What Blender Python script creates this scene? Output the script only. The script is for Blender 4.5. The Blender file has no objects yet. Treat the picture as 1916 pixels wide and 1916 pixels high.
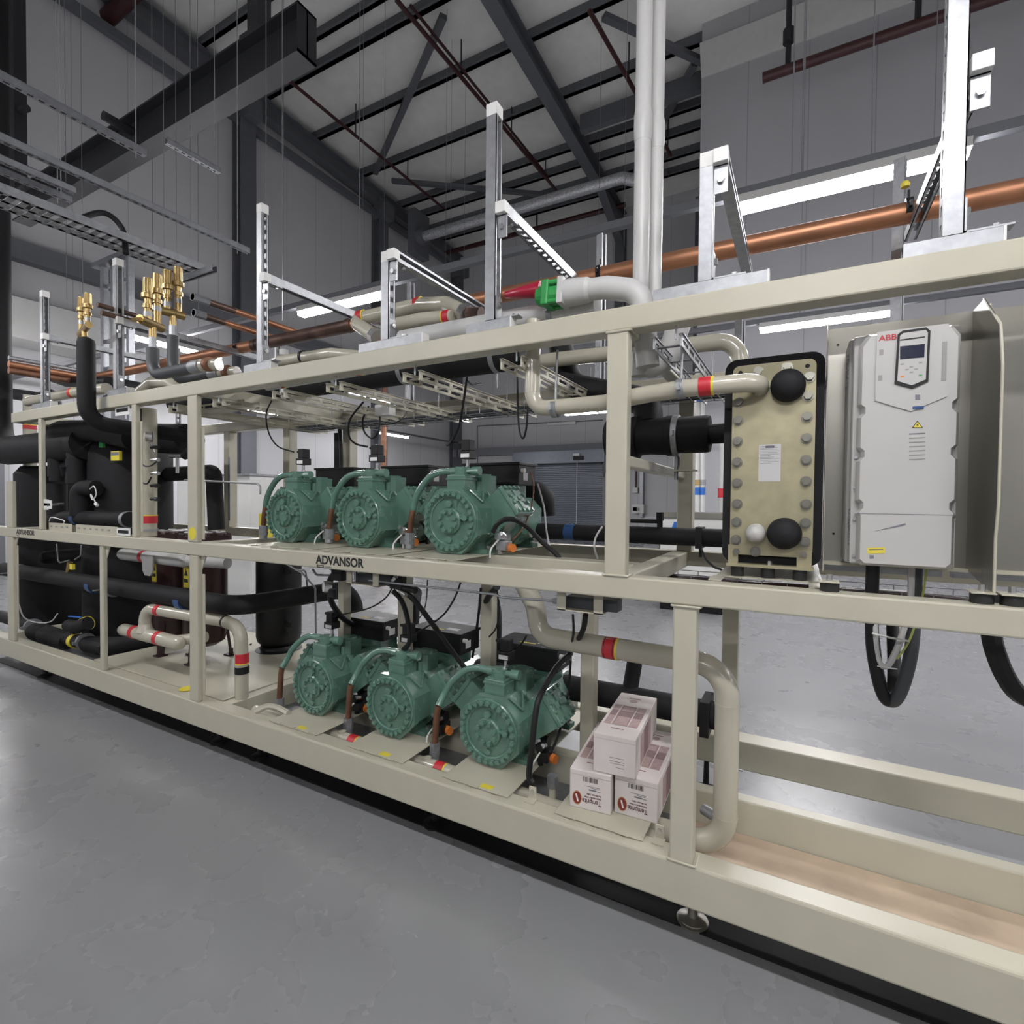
import bpy, bmesh, math, random
from mathutils import Vector as V, Matrix
random.seed(7)
SC = bpy.context.scene
COL = SC.collection
PI = math.pi

# ------------------------------------------------------------------ camera
FOC, YAW, PIT, ROL, EYE = 978.3, 0.5026, 0.0215, 0.0098, 1.5
_F = V((-math.sin(YAW)*math.cos(PIT), math.cos(YAW)*math.cos(PIT), -math.sin(PIT)))
_R0 = V((math.cos(YAW), math.sin(YAW), 0)); _U0 = _R0.cross(_F)
_R = _R0*math.cos(ROL) + _U0*math.sin(ROL); _U = _U0*math.cos(ROL) - _R0*math.sin(ROL)
cd = bpy.data.cameras.new('camera'); cam = bpy.data.objects.new('camera', cd); COL.objects.link(cam)
cd.sensor_width = 36; cd.sensor_height = 36; cd.sensor_fit = 'HORIZONTAL'; cd.lens = FOC/1916*36; cd.clip_start = .05; cd.clip_end = 100
cam.matrix_world = Matrix(((_R.x, _U.x, -_F.x, 0), (_R.y, _U.y, -_F.y, 0), (_R.z, _U.z, -_F.z, EYE), (0, 0, 0, 1)))
SC.camera = cam
# survey helpers: where a sight line of the photo meets a real plane of the hall
_C = V((0, 0, EYE))
def ray(x, y): return _F + _R*((x-958)/FOC) - _U*((y-958)/FOC)
def PY(x, y, Y): d = ray(x, y); return _C + d*(Y/d.y)
def PZ(x, y, Z): d = ray(x, y); return _C + d*((Z-EYE)/d.z)
def PX(x, y, X): d = ray(x, y); return _C + d*(X/d.x)
def PR(x, y): d = ray(x, y); return _C + d*((13.2-EYE)/(d.z+.04*d.y))       # roof plane

# ------------------------------------------------------------------ world, exposure
w = bpy.data.worlds.new('world'); SC.world = w; w.use_nodes = True
w.node_tree.nodes['Background'].inputs[0].default_value = (.8, .85, 1, 1)
w.node_tree.nodes['Background'].inputs[1].default_value = .05
SC.view_settings.view_transform = 'Standard'; SC.view_settings.look = 'None'
SC.view_settings.exposure = 1.48; SC.view_settings.gamma = 1
SC.view_settings.use_curve_mapping = False
SC.cycles.use_denoising = True
SC.cycles.max_bounces = 8; SC.cycles.diffuse_bounces = 5
SC.cycles.sample_clamp_indirect = 6
LAMP_POWER = 42.0

# ------------------------------------------------------------------ materials
M = {}
def mat(name, col, rough=.5, metal=0, var=.06, scale=8, bump=0, bscale=60, emit=0, coat=0, spec=.5):
    m = bpy.data.materials.new(name); m.use_nodes = True; nt = m.node_tree; b = nt.nodes['Principled BSDF']
    b.inputs['Base Color'].default_value = (*col, 1); b.inputs['Roughness'].default_value = rough; b.inputs['Metallic'].default_value = metal
    b.inputs['Specular IOR Level'].default_value = spec
    if coat: b.inputs['Coat Weight'].default_value = coat; b.inputs['Coat Roughness'].default_value = .08
    if emit:
        b.inputs['Emission Color'].default_value = (*col, 1); b.inputs['Emission Strength'].default_value = emit
    tc = nt.nodes.new('ShaderNodeTexCoord')
    if var:
        n = nt.nodes.new('ShaderNodeTexNoise'); n.inputs['Scale'].default_value = scale; n.inputs['Detail'].default_value = 4
        nt.links.new(tc.outputs['Object'], n.inputs['Vector'])
        mp = nt.nodes.new('ShaderNodeMapRange'); mp.inputs[1].default_value = .3; mp.inputs[2].default_value = .7; mp.inputs[3].default_value = 1-var; mp.inputs[4].default_value = 1+var
        nt.links.new(n.outputs[0], mp.inputs[0])
        mx = nt.nodes.new('ShaderNodeMix'); mx.data_type = 'RGBA'; mx.blend_type = 'MULTIPLY'; mx.inputs[0].default_value = 1
        mx.inputs[6].default_value = (*col, 1); nt.links.new(mp.outputs[0], mx.inputs[7]); nt.links.new(mx.outputs[2], b.inputs['Base Color'])
        mr = nt.nodes.new('ShaderNodeMapRange'); mr.inputs[3].default_value = max(.03, rough-.07); mr.inputs[4].default_value = min(1, rough+.07)
        nt.links.new(n.outputs[0], mr.inputs[0]); nt.links.new(mr.outputs[0], b.inputs['Roughness'])
    if bump:
        n2 = nt.nodes.new('ShaderNodeTexNoise'); n2.inputs['Scale'].default_value = bscale; n2.inputs['Detail'].default_value = 3
        nt.links.new(tc.outputs['Object'], n2.inputs['Vector'])
        bp = nt.nodes.new('ShaderNodeBump'); bp.inputs['Strength'].default_value = bump; bp.inputs['Distance'].default_value = .01
        nt.links.new(n2.outputs[0], bp.inputs['Height']); nt.links.new(bp.outputs[0], b.inputs['Normal'])
    M[name] = m; return m
mat('frame', (.455, .435, .345), .33, var=.03)
mat('beige', (.43, .41, .33), .22, var=.04, coat=.3)
mat('lightgrey', (.50, .50, .49), .4, var=.03)
mat('steel', (.125, .13, .145), .55, var=.05)
mat('blacksteel', (.018, .019, .023), .55, var=.1)
mat('rooflining', (.86, .86, .83), .7, var=.04, scale=3)
mat('green', (.092, .185, .142), .26, var=.06, scale=14, coat=.5)
mat('greenpipe', (.092, .19, .148), .2, var=.05, coat=.5)
mat('black', (.009, .009, .010), .45, var=.1, spec=.35)
mat('insul', (.010, .010, .0115), .7, var=.2, scale=20, bump=.12, spec=.3)
mat('rubber', (.012, .012, .012), .6)
mat('galv', (.35, .36, .375), .45, .7, var=.14, scale=30)
mat('galvdark', (.33, .34, .36), .45, .75, var=.12, scale=30)
mat('zinc', (.385, .352, .23), .4, .45, var=.1, scale=18)
mat('zincbolt', (.27, .265, .225), .28, .75, var=.08)
mat('chrome', (.62, .62, .62), .25, .9, var=.05)
mat('sheet', (.36, .35, .31), .32, .85, var=.05, scale=3)
mat('copper', (.43, .205, .115), .42, .75, var=.12, scale=6)
mat('copperdull', (.21, .105, .065), .5, .6, var=.3, scale=9)
mat('copperdark', (.12, .075, .06), .42, .6, var=.5, scale=7)
mat('brass', (.42, .30, .13), .33, .85, var=.12, scale=25)
mat('vessel', (.028, .009, .010), .35, var=.1)
mat('red', (.50, .022, .035), .45, var=.05)
mat('orange', (.75, .23, .05), .4, var=.05)
mat('yellow', (.66, .56, .05), .5, var=.03)
mat('blue', (.025, .07, .19), .35, var=.06)
mat('bluebright', (.03, .16, .55), .4, var=.05)
mat('valvegreen', (.035, .30, .075), .35, var=.12, scale=30)
mat('valvered', (.36, .012, .04), .3, var=.05)
mat('plastic', (.44, .435, .42), .35, var=.02)
mat('plasticgrey', (.27, .265, .25), .4, var=.03)
mat('white', (.70, .70, .68), .5, var=.02)
mat('carton', (.60, .55, .53), .6, var=.05, scale=10)
mat('maroon', (.20, .10, .10), .6, var=.1)
mat('cartonprint', (.36, .26, .25), .6, var=.15, scale=60)
mat('cartondark', (.20, .13, .13), .6, var=.15, scale=60)
mat('ink', (.012, .012, .014), .5, var=0)
mat('inkgrey', (.16, .16, .18), .5, var=0)
mat('logored', (.20, .025, .022), .5, var=0)
mat('goldrim', (.36, .22, .10), .5, var=0)
mat('inkmaroon', (.10, .035, .045), .5, var=0)
mat('inkred', (.45, .02, .03), .5, var=0)
mat('screen', (.012, .014, .035), .15, var=0)
mat('wood', (.49, .385, .285), .6, var=.18, scale=5)
mat('conduit', (.05, .055, .06), .5, var=.1)
mat('silverlag', (.55, .56, .58), .4, .6, var=.35, scale=30, bump=.5, bscale=40)
mat('sprinkler', (.055, .016, .018), .4, var=.1)
mat('shutter', (.21, .225, .265), .35, .3, var=.05)
mat('shutterbox', (.21, .215, .24), .5, var=.05)
mat('lampglass', (1, .985, 1), .5, var=0, emit=LAMP_POWER)
mat('earthwire', (.34, .38, .10), .5, var=0)

def wallmat(name, col, along, pitch=1.05, off=0.0):
    m = mat(name, col, .45, var=.03, scale=.6); nt = m.node_tree; b = nt.nodes['Principled BSDF']
    g = nt.nodes.new('ShaderNodeNewGeometry'); s = nt.nodes.new('ShaderNodeSeparateXYZ'); nt.links.new(g.outputs['Position'], s.inputs[0])
    a = nt.nodes.new('ShaderNodeMath'); a.operation = 'ADD'; a.inputs[1].default_value = off+100*pitch; nt.links.new(s.outputs[along], a.inputs[0])
    f = nt.nodes.new('ShaderNodeMath'); f.operation = 'MODULO'; f.inputs[1].default_value = pitch; nt.links.new(a.outputs[0], f.inputs[0])
    l = nt.nodes.new('ShaderNodeMath'); l.operation = 'LESS_THAN'; l.inputs[1].default_value = .02; nt.links.new(f.outputs[0], l.inputs[0])
    src = b.inputs['Base Color'].links[0].from_socket
    mx = nt.nodes.new('ShaderNodeMix'); mx.data_type = 'RGBA'; nt.links.new(l.outputs[0], mx.inputs[0]); nt.links.new(src, mx.inputs[6])
    mx.inputs[7].default_value = (col[0]*.72, col[1]*.72, col[2]*.75, 1); nt.links.new(mx.outputs[2], b.inputs['Base Color'])
    return m
wallmat('wallP', (.43, .43, .45), 0, 1.2); wallmat('wallX', (.56, .56, .575), 1); wallmat('wallY', (.56, .56, .575), 0)

def floormat():
    m = mat('floor', (.165, .168, .175), .3, var=0); nt = m.node_tree; b = nt.nodes['Principled BSDF']
    tc = nt.nodes.new('ShaderNodeTexCoord')
    def noise(scale, detail=5, dist=0):
        n = nt.nodes.new('ShaderNodeTexNoise'); n.inputs['Scale'].default_value = scale; n.inputs['Detail'].default_value = detail
        n.inputs['Distortion'].default_value = dist; nt.links.new(tc.outputs['Object'], n.inputs['Vector']); return n
    n1 = noise(.7, 6, .6); n2 = noise(3.2, 6)
    r = nt.nodes.new('ShaderNodeValToRGB'); e = r.color_ramp.elements
    e[0].position = .32; e[0].color = (.229, .232, .239, 1); e[1].position = .68; e[1].color = (.233, .236, .243, 1)
    nt.links.new(n1.outputs[0], r.inputs[0])
    # thin pale tide lines of the patched epoxy coat
    sb = nt.nodes.new('ShaderNodeMath'); sb.operation = 'SUBTRACT'; sb.inputs[1].default_value = .585; nt.links.new(n1.outputs[0], sb.inputs[0])
    ab = nt.nodes.new('ShaderNodeMath'); ab.operation = 'ABSOLUTE'; nt.links.new(sb.outputs[0], ab.inputs[0])
    mr = nt.nodes.new('ShaderNodeMapRange'); mr.inputs[1].default_value = 0; mr.inputs[2].default_value = .006; mr.inputs[3].default_value = .03; mr.inputs[4].default_value = 0
    nt.links.new(ab.outputs[0], mr.inputs[0])
    mx = nt.nodes.new('ShaderNodeMix'); mx.data_type = 'RGBA'; nt.links.new(mr.outputs[0], mx.inputs[0]); nt.links.new(r.outputs[0], mx.inputs[6]); mx.inputs[7].default_value = (.34, .34, .35, 1)
    nt.links.new(mx.outputs[2], b.inputs['Base Color'])
    m2 = nt.nodes.new('ShaderNodeMapRange'); m2.inputs[1].default_value = .3; m2.inputs[2].default_value = .7; m2.inputs[3].default_value = .25; m2.inputs[4].default_value = .31
    nt.links.new(n2.outputs[0], m2.inputs[0]); nt.links.new(m2.outputs[0], b.inputs['Roughness'])
    n3 = noise(14, 3); bp = nt.nodes.new('ShaderNodeBump'); bp.inputs['Strength'].default_value = .035; bp.inputs['Distance'].default_value = .01
    nt.links.new(n3.outputs[0], bp.inputs['Height']); nt.links.new(bp.outputs[0], b.inputs['Normal'])
floormat()

# ------------------------------------------------------------------ mesh helpers
def basis(d, up=V((0, 0, 1))):
    d = d.normalized()
    if abs(d.dot(up)) > .98: up = V((0, 1, 0)) if abs(d.y) < .9 else V((1, 0, 0))
    s = d.cross(up).normalized(); return s, s.cross(d).normalized()
class B:
    def __init__(s): s.bm = bmesh.new(); s.bev = False
    def box(s, x0, x1, y0, y1, z0, z1, bev=0):
        bm = s.bm; vs = [bm.verts.new((x, y, z)) for x in (x0, x1) for y in (y0, y1) for z in (z0, z1)]
        fs = [bm.faces.new([vs[i] for i in q]) for q in ((0, 1, 3, 2), (4, 6, 7, 5), (0, 4, 5, 1), (2, 3, 7, 6), (0, 2, 6, 4), (1, 5, 7, 3))]
        if bev:
            s.bev = True; es = list({e for f in fs for e in f.edges}); bmesh.ops.bevel(bm, geom=es, offset=bev, segments=2, affect='EDGES', profile=.5)
        return s
    def bar(s, a, b, wd, ht, up=V((0, 0, 1)), bev=0):
        a, b = V(a), V(b); d = b-a; sd, u = basis(d, up); bm = s.bm
        vs = [bm.verts.new(p + sd*i*wd/2 + u*j*ht/2) for p in (a, b) for i in (-1, 1) for j in (-1, 1)]
        fs = [bm.faces.new([vs[i] for i in q]) for q in ((0, 1, 3, 2), (4, 6, 7, 5), (0, 4, 5, 1), (2, 3, 7, 6), (0, 2, 6, 4), (1, 5, 7, 3))]
        if bev:
            s.bev = True; es = list({e for f in fs for e in f.edges}); bmesh.ops.bevel(bm, geom=es, offset=bev, segments=2, affect='EDGES', profile=.5)
        return s
    def rings(s, rings, cap=True, closed=False):
        bm = s.bm; vr = [[bm.verts.new(p) for p in r] for r in rings]; n = len(rings[0])
        seq = list(zip(vr, vr[1:])) + ([(vr[-1], vr[0])] if closed else [])
        for a, b in seq:
            for i in range(n): bm.faces.new((a[i], a[(i+1) % n], b[(i+1) % n], b[i]))
        if cap and not closed:
            bm.faces.new(vr[0][::-1]); bm.faces.new(vr[-1])
        return s
    def cyl(s, a, b, r0, r1=None, n=20):
        a, b = V(a), V(b); r1 = r0 if r1 is None else r1; sd, u = basis(b-a)
        ring = lambda p, r: [p + sd*math.cos(2*PI*i/n)*r + u*math.sin(2*PI*i/n)*r for i in range(n)]
        return s.rings([ring(a, r0), ring(b, r1)])
    def hexa(s, a, d, r, h): d = V(d).normalized(); return s.cyl(a, V(a)+d*h, r, n=6)
    def lathe(s, o, axis, prof, n=32):
        o = V(o); ax = V(axis).normalized(); sd, u = basis(ax)
        return s.rings([[o + ax*t + sd*math.cos(2*PI*i/n)*max(r, 1e-4) + u*math.sin(2*PI*i/n)*max(r, 1e-4) for i in range(n)] for r, t in prof])
    def tube(s, pts, r, bend=0, n=14, seg=7, cap=True):
        pts = [V(p) for p in pts]; path = [pts[0]]
        for i in range(1, len(pts)-1):
            p = pts[i]; a = pts[i-1]-p; b = pts[i+1]-p; la, lb = a.length, b.length; a.normalize(); b.normalize()
            ang = a.angle(b)
            if bend <= 0 or ang > 3.1: path.append(p); continue
            t = min(bend/math.tan(ang/2), la*.49, lb*.49); c0 = p+a*t; c1 = p+b*t
            rad = t*math.tan(ang/2); cen = p + (a+b).normalized()*(rad/math.sin(ang/2)); v0 = c0-cen; v1 = c1-cen; tot = v0.angle(v1)
            for k in range(seg+1):
                f = k/seg; path.append(cen + (v0*math.sin((1-f)*tot) + v1*math.sin(f*tot))/math.sin(tot))
        path.append(pts[-1])
        q = [path[0]]
        for p in path[1:]:
            if (p-q[-1]).length > 1e-5: q.append(p)
        path = q; d = (path[1]-path[0]).normalized(); sd, u = basis(d); rings = []
        for i, p in enumerate(path):
            t = (path[min(i+1, len(path)-1)]-path[max(i-1, 0)]).normalized()
            sd = (sd - t*sd.dot(t)).normalized(); u = sd.cross(t)
            rings.append([p + sd*math.cos(2*PI*k/n)*r + u*math.sin(2*PI*k/n)*r for k in range(n)])
        return s.rings(rings, cap)
    def curve(s, pts, r, n=8, k=8):
        """smooth cable through the points"""
        pts = [V(p) for p in pts]; P = [pts[0]*2-pts[1]] + pts + [pts[-1]*2-pts[-2]]; out = []
        for i in range(1, len(P)-2):
            for j in range(k):
                t = j/k; a, b, c, d = P[i-1:i+3]
                out.append(.5*((2*b) + (c-a)*t + (2*a-5*b+4*c-d)*t*t + (3*b-a-3*c+d)*t**3))
        out.append(pts[-1]); return s.tube(out, r, 0, n)
    def prism(s, poly, o, ex, ey, d):
        o, ex, ey, d = V(o), V(ex), V(ey), V(d); return s.rings([[o+ex*x+ey*y for x, y in poly], [o+ex*x+ey*y+d for x, y in poly]])
    def strut(s, a, b, open_dir, wd=.041, t=.003, slots=True):
        """slotted strut channel: back plate + two side flanges with lips, open side towards open_dir"""
        a, b = V(a), V(b); d = (b-a).normalized(); o = V(open_dir); o = (o - d*o.dot(d)).normalized(); sd = d.cross(o); h = wd/2
        L = (b-a).length
        for sg in (-1, 1):
            s.bar(a+sd*sg*(h-t/2), b+sd*sg*(h-t/2), t, wd, up=o)
            s.bar(a+sd*sg*(h-.005)+o*(h-.0015), b+sd*sg*(h-.005)+o*(h-.0015), .010, t, up=o)
        if slots:
            for sg in (-1, 1): s.bar(a+sd*sg*.0135-o*(h-t/2), b+sd*sg*.0135-o*(h-t/2), .0115, t, up=o)
            n = max(1, int(L/.05))
            for i in range(n+1):
                c = min(.022, L/4); p = a + d*min(max(i*.05, c/2), L-c/2); s.bar(p-d*c/2-o*(h-t/2), p+d*c/2-o*(h-t/2), .0155, t, up=o)
        else: s.bar(a-o*(h-t/2), b-o*(h-t/2), wd-.006, t, up=o)
        return s
    def make(s, name, m, parent=None, sharp=.6, base=False):
        bm = s.bm; bmesh.ops.recalc_face_normals(bm, faces=bm.faces); me = bpy.data.meshes.new(name)
        off = wpos(parent) if parent else V((0, 0, 0))
        if not parent:
            xs = [v.co for v in bm.verts]
            lo = V((min(c.x for c in xs), min(c.y for c in xs), min(c.z for c in xs))); hi = V((max(c.x for c in xs), max(c.y for c in xs), max(c.z for c in xs)))
            off = V(((lo.x+hi.x)/2, (lo.y+hi.y)/2, lo.z))
        bmesh.ops.translate(bm, verts=bm.verts, vec=-off); bm.to_mesh(me); bm.free()
        me.shade_smooth(); me.set_sharp_from_angle(angle=.3 if s.bev else sharp)
        me.materials.append(M[m]); o = bpy.data.objects.new(name, me); COL.objects.link(o)
        if parent: o.parent = parent
        else: o.location = off
        return o
def wpos(o):
    p = V((0, 0, 0))
    while o: p += o.location; o = o.parent
    return p
def tag(o, label, cat, group=None):
    o['label'] = label; o['category'] = cat
    if group: o['group'] = group
    return o
def thing(name, label, cat, loc=(0, 0, 0), group=None):
    o = bpy.data.objects.new(name, None); o.empty_display_size = .05; o.location = loc; COL.objects.link(o); return tag(o, label, cat, group)
def struct(o): o['kind'] = 'structure'; return o
def dup(o, parent=None):
    c = o.copy(); COL.objects.link(c)
    if parent: c.parent = parent
    for ch in list(o.children): dup(ch, c)
    return c
def copy_thing(o, loc, label, group=None):
    c = dup(o); c.location = loc; c['label'] = label
    if group: c['group'] = group
    return c
def text(name, body, size, loc, ex, ey, m, parent, ext=.0004, align='LEFT', sx=1.0, bold=0, fit=None):
    """raised lettering lying in the plane ex, ey"""
    c = bpy.data.curves.new(name, 'FONT'); c.body = body; c.size = size; c.extrude = ext; c.align_x = align; c.offset = bold
    o = bpy.data.objects.new(name, c); COL.objects.link(o); ex, ey = V(ex).normalized(), V(ey).normalized(); ez = ex.cross(ey)
    me = bpy.data.meshes.new_from_object(o); COL.objects.unlink(o); bpy.data.objects.remove(o); me.materials.clear(); me.materials.append(M[m])
    if fit:
        mx = max(v.co.x for v in me.vertices); my = max(v.co.y for v in me.vertices); me.transform(Matrix.Diagonal((fit[0]/mx, fit[1]/my, 1, 1)))
    o = bpy.data.objects.new(name, me); COL.objects.link(o); o.parent = parent
    p = V(loc) - wpos(parent)
    o.matrix_local = Matrix(((ex.x*sx, ey.x, ez.x, p.x), (ex.y*sx, ey.y, ez.y, p.y), (ex.z*sx, ey.z, ez.z, p.z), (0, 0, 0, 1)))
    return o
def band(parent, c, d, r, wd, m='red', name='marking_tape', n=28):
    c, d = V(c), V(d).normalized()
    return B().cyl(c-d*wd/2, c+d*wd/2, r+.0012, n=n).make(name, m, parent)
def tapes(parent, c, d, r, wd=.045):
    """red identification tape with a yellow edge"""
    d = V(d).normalized(); c = V(c)
    band(parent, c, d, r, wd); band(parent, c+d*(wd/2+.004), d, r, .008, 'yellow', 'tape_edge')
def pipe(name, label, pts, r, m, bend=.06, group=None, cat='pipe', n=20, ends=None):
    pts = [V(p) for p in pts]; t = thing(name, label, cat, pts[0], group)
    B().tube(pts, r, bend, n).make('tube', m, t); return t
def single(b, name, m, label, cat, group=None): return tag(b.make(name, m), label, cat, group)
def clamp(parent, c, d, r, m='galv', rod=None, name='pipe_clamp'):
    """two-part pipe clip round a pipe, with bolt lugs and an optional threaded rod"""
    c, d = V(c), V(d).normalized(); b = B(); b.cyl(c-d*.012, c+d*.012, r+.004, n=24); s, u = basis(d)
    for g in (-1, 1): b.bar(c+s*g*(r+.002), c+s*g*(r+.024), .024, .010, up=d)
    if rod: b.cyl(c, rod, .005, n=8)
    return b.make(name, m, parent)
# ------------------------------------------------------------------ the hall
def wall(name, x0, x1, y0, y1, z0, z1, m): return struct(B().box(x0, x1, y0, y1, z0, z1).make(name, m))
wall('floor', -13.9, 12.4, -9.4, 19.6, -.2, 0, 'floor')
wall('wall_left', -13.8, -13.5, -9.4, 19.6, 0, 13.9, 'wallX')
wall('wall_back', -13.8, 12.4, 19.2, 19.5, 0, 13, 'wallY')
wall('wall_front', -13.8, 12.4, -9.4, -9.1, 0, 14, 'wallY')
wall('wall_right', 12.1, 12.4, -9.4, 19.5, 0, 14, 'wallX')
wall('wall_partition', -2.2, 12.1, 13.0, 13.25, 0, 13, 'wallP')
struct(B().prism([(-.28, .58), (0, 0), (.03, 0), (.03, .58)], (-2.2, 12.97, 11.42), (0, 1, 0), (0, 0, 1), (14.3, 0, 0)).make('trim_1', 'lightgrey'))
struct(B().prism([(-9.4, 13.2+.376), (19.5, 13.2-.78), (19.5, 13.6-.78), (-9.4, 13.6+.376)], (-13.8, 0, 0), (0, 1, 0), (0, 0, 1), (26.2, 0, 0)).make('ceiling', 'rooflining'))
zr = lambda y: 13.2-.04*y
# roof purlins run along the rack, rafters across it
for px, py, h, wd in ((470, 6, .22, .1), (585, 62, .22, .1), (720, 44, .25, .12), (800, 149, .24, .12), (875, 238, .25, .12), (930, 314, .24, .12), (950, 342, .24, .12), (975, 370, .24, .12), (990, 392, .24, .12)):
    y = PR(px, py).y
    b = B()
    b.box(-13.4, 12.0 if y < 12.8 else -2.0, y-wd/2, y+wd/2, zr(y)-h, zr(y)-.002); b.box(-13.4, 12.0 if y < 12.8 else -2.0, y-wd, y+wd/2, zr(y)-h, zr(y)-h+.02)
    struct(b.make('roof_purlin_beam', 'steel'))
yb = PR(1150, 175).y
struct(B().box(-5.6, -2.1, yb-.1, yb+.1, zr(yb)-.75, zr(yb)-.3).make('tie_beam', 'steel'))
for x, y1 in ((-5.95, 19.15), (-13.25, 19.15), (1.5, 12.95), (9, 12.95)):
    b = B()
    for dz0, dz1, hw in ((.26, .29, .16), (.29, .72, .012), (.72, .76, .16)):
        b.prism([(-9, zr(-9)-dz1), (y1, zr(y1)-dz1), (y1, zr(y1)-dz0), (-9, zr(-9)-dz0)], (x-hw, 0, 0), (0, 1, 0), (0, 0, 1), (2*hw, 0, 0))
    if x == -5.95: b.prism([(y1-2.6, zr(y1)-.6), (y1, zr(y1)-.6), (y1, zr(y1)-1.6)], (x-.14, 0, 0), (0, 1, 0), (0, 0, 1), (.28, 0, 0))
    struct(b.make('rafter_beam', 'steel'))
for a, c in (((830, 0), (702, 303)), ((733, 318), (1045, 347)), ((1300, 92), (1190, 300)), ((1040, 350), (1250, 300)), ((1130, 0), (1320, 90))):
    p, q = PR(*a), PR(*c); p.z -= .36; q.z -= .36
    struct(B().bar(p, q, .16, .12).make('bracing_beam', 'steel'))
for y in (3.8, 9.0, 14.2, 19.0):
    b = B(); z1 = zr(y)-.5
    b.box(-13.48, -13.45, y-.22, y+.22, 0, z1).box(-13.45, -13.12, y-.01, y+.01, 0, z1).box(-13.12, -13.09, y-.22, y+.22, 0, z1)
    if y > 8: b.box(-13.45, -12.8, y-.2, y+.2, z1-.75, z1-.25)
    struct(b.make('steel_column', 'steel'))
b = B().box(-6.1, -5.8, 18.75, 18.78, 0, 11.9).box(-6.1, -5.8, 19.14, 19.17, 0, 11.9).box(-5.96, -5.94, 18.78, 19.14, 0, 11.9); struct(b.make('steel_column', 'steel'))
b = B().box(-3.3, -3.0, 18.75, 18.78, 0, 11.9).box(-3.3, -3.0, 19.14, 19.17, 0, 11.9).box(-3.16, -3.14, 18.78, 19.14, 0, 11.9); struct(b.make('steel_column', 'steel'))
struct(B().box(-13.45, -13.2, -9, 19, 6.05, 6.42).make('girt_beam', 'steel'))
struct(B().box(-13.45, -13.3, -9, 19, 11.55, 11.75).make('girt_beam', 'steel'))
struct(B().box(-13.4, -6.2, 18.95, 19.2, 8.05, 8.25).make('girt_beam', 'lightgrey'))
struct(B().box(-13.4, -2.3, 18.9, 19.2, 3.40, 3.72).make('lintel_beam', 'shutterbox'))
# roller shutter door in the back wall
d1 = struct(B().box(-9.95, -6.45, 19.02, 19.06, 0, 3.0).make('door_1', 'shutter'))
b = B()
for i in range(40): z = .04+i*.075; b.prism([(0, 0), (-.025, .018), (-.025, .05), (0, .07)], (-9.9, 19.02, z), (0, 1, 0), (0, 0, 1), (3.4, 0, 0))
b.make('shutter_slats', 'shutter', d1)
B().box(-10.15, -6.3, 18.45, 19.1, 2.95, 3.45, .02).make('shutter_housing', 'shutter', d1)
for x in (-10.05, -6.5): B().box(x, x+.16, 18.88, 19.1, 0, 3.0).make('guide_rail', 'shutterbox', d1)
B().prism([(0, 0), (0, 1.0), (.55, 1.0), (.55, .85), (.12, .4)], (-6.35, 18.5, 2.4), (1, 0, 0), (0, 0, 1), (0, .1, 0)).make('motor_bracket', 'steel', d1)
t = thing('door_pull_chain', 'thin pale pull cord hanging down in front of the roller shutter door', 'cord', (-7.35, 18.4, .6))
B().cyl((-7.35, 18.4, .6), (-7.35, 18.4, 3.1), .012, n=6).make('chain', 'white', t); B().box(-7.5, -7.1, 18.38, 18.45, 3.05, 3.2).make('switch_box', 'black', t); B().box(-7.5, -7.25, 18.36, 18.385, 3.21, 3.3).make('notice', 'white', t)
# conduits and wall fittings
b = B().tube([PY(893, 880, 19.1), PY(893, 797, 19.1), PY(1128, 786, 19.1)], .02, .05, 6); single(b, 'wall_conduit', 'steel', 'thin dark conduit running up and over on the wall around the shutter door', 'conduit')
single(B().box(-8.9, -7.7, 19.05, 19.15, 4.52, 4.62), 'unlit_batten_light', 'white', 'unlit white batten light on the wall high above the roller shutter', 'light')
def unit(name, x0, y0, x1, y1, Y, d, m, label, cat, group=None):
    a, c = PY(x0, y0, Y), PY(x1, y1, Y); return single(B().box(a.x, c.x, Y, Y+d, min(a.z, c.z), max(a.z, c.z)), name, m, label, cat, group)
t = thing('alarm_control', 'white fire alarm control box with switch on the wall right of the shutter door', 'alarm box', PY(1190, 950, 19)); a = PY(1183, 944, 18.9)
B().box(a.x, a.x+.42, 18.9, 19.2, a.z-.32, a.z).make('case', 'white', t); B().box(a.x+.17, a.x+.27, 18.88, 18.9, a.z-.22, a.z-.12).make('switch', 'plasticgrey', t)
unit('junction_box', 1184, 912, 1193, 922, 18.9, .3, 'white', 'small white junction box under the red cable on the wall', 'box')
unit('socket_outlet', 1184, 949, 1193, 956, 18.9, .3, 'plasticgrey', 'grey socket below the white control box on the far wall', 'socket')
single(B().tube([PY(1191, 876, 19), PY(1190, 912, 19)], .035, n=8), 'red_cable', 'sprinkler', 'dark red cable dropping to the white junction box on the far wall', 'cable')
unit('cable_ladder', 1197, 870, 1202, 968, 18.95, .25, 'galvdark', 'grey vertical cable ladder fixed to the wall right of the alarm box', 'cable ladder')
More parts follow.
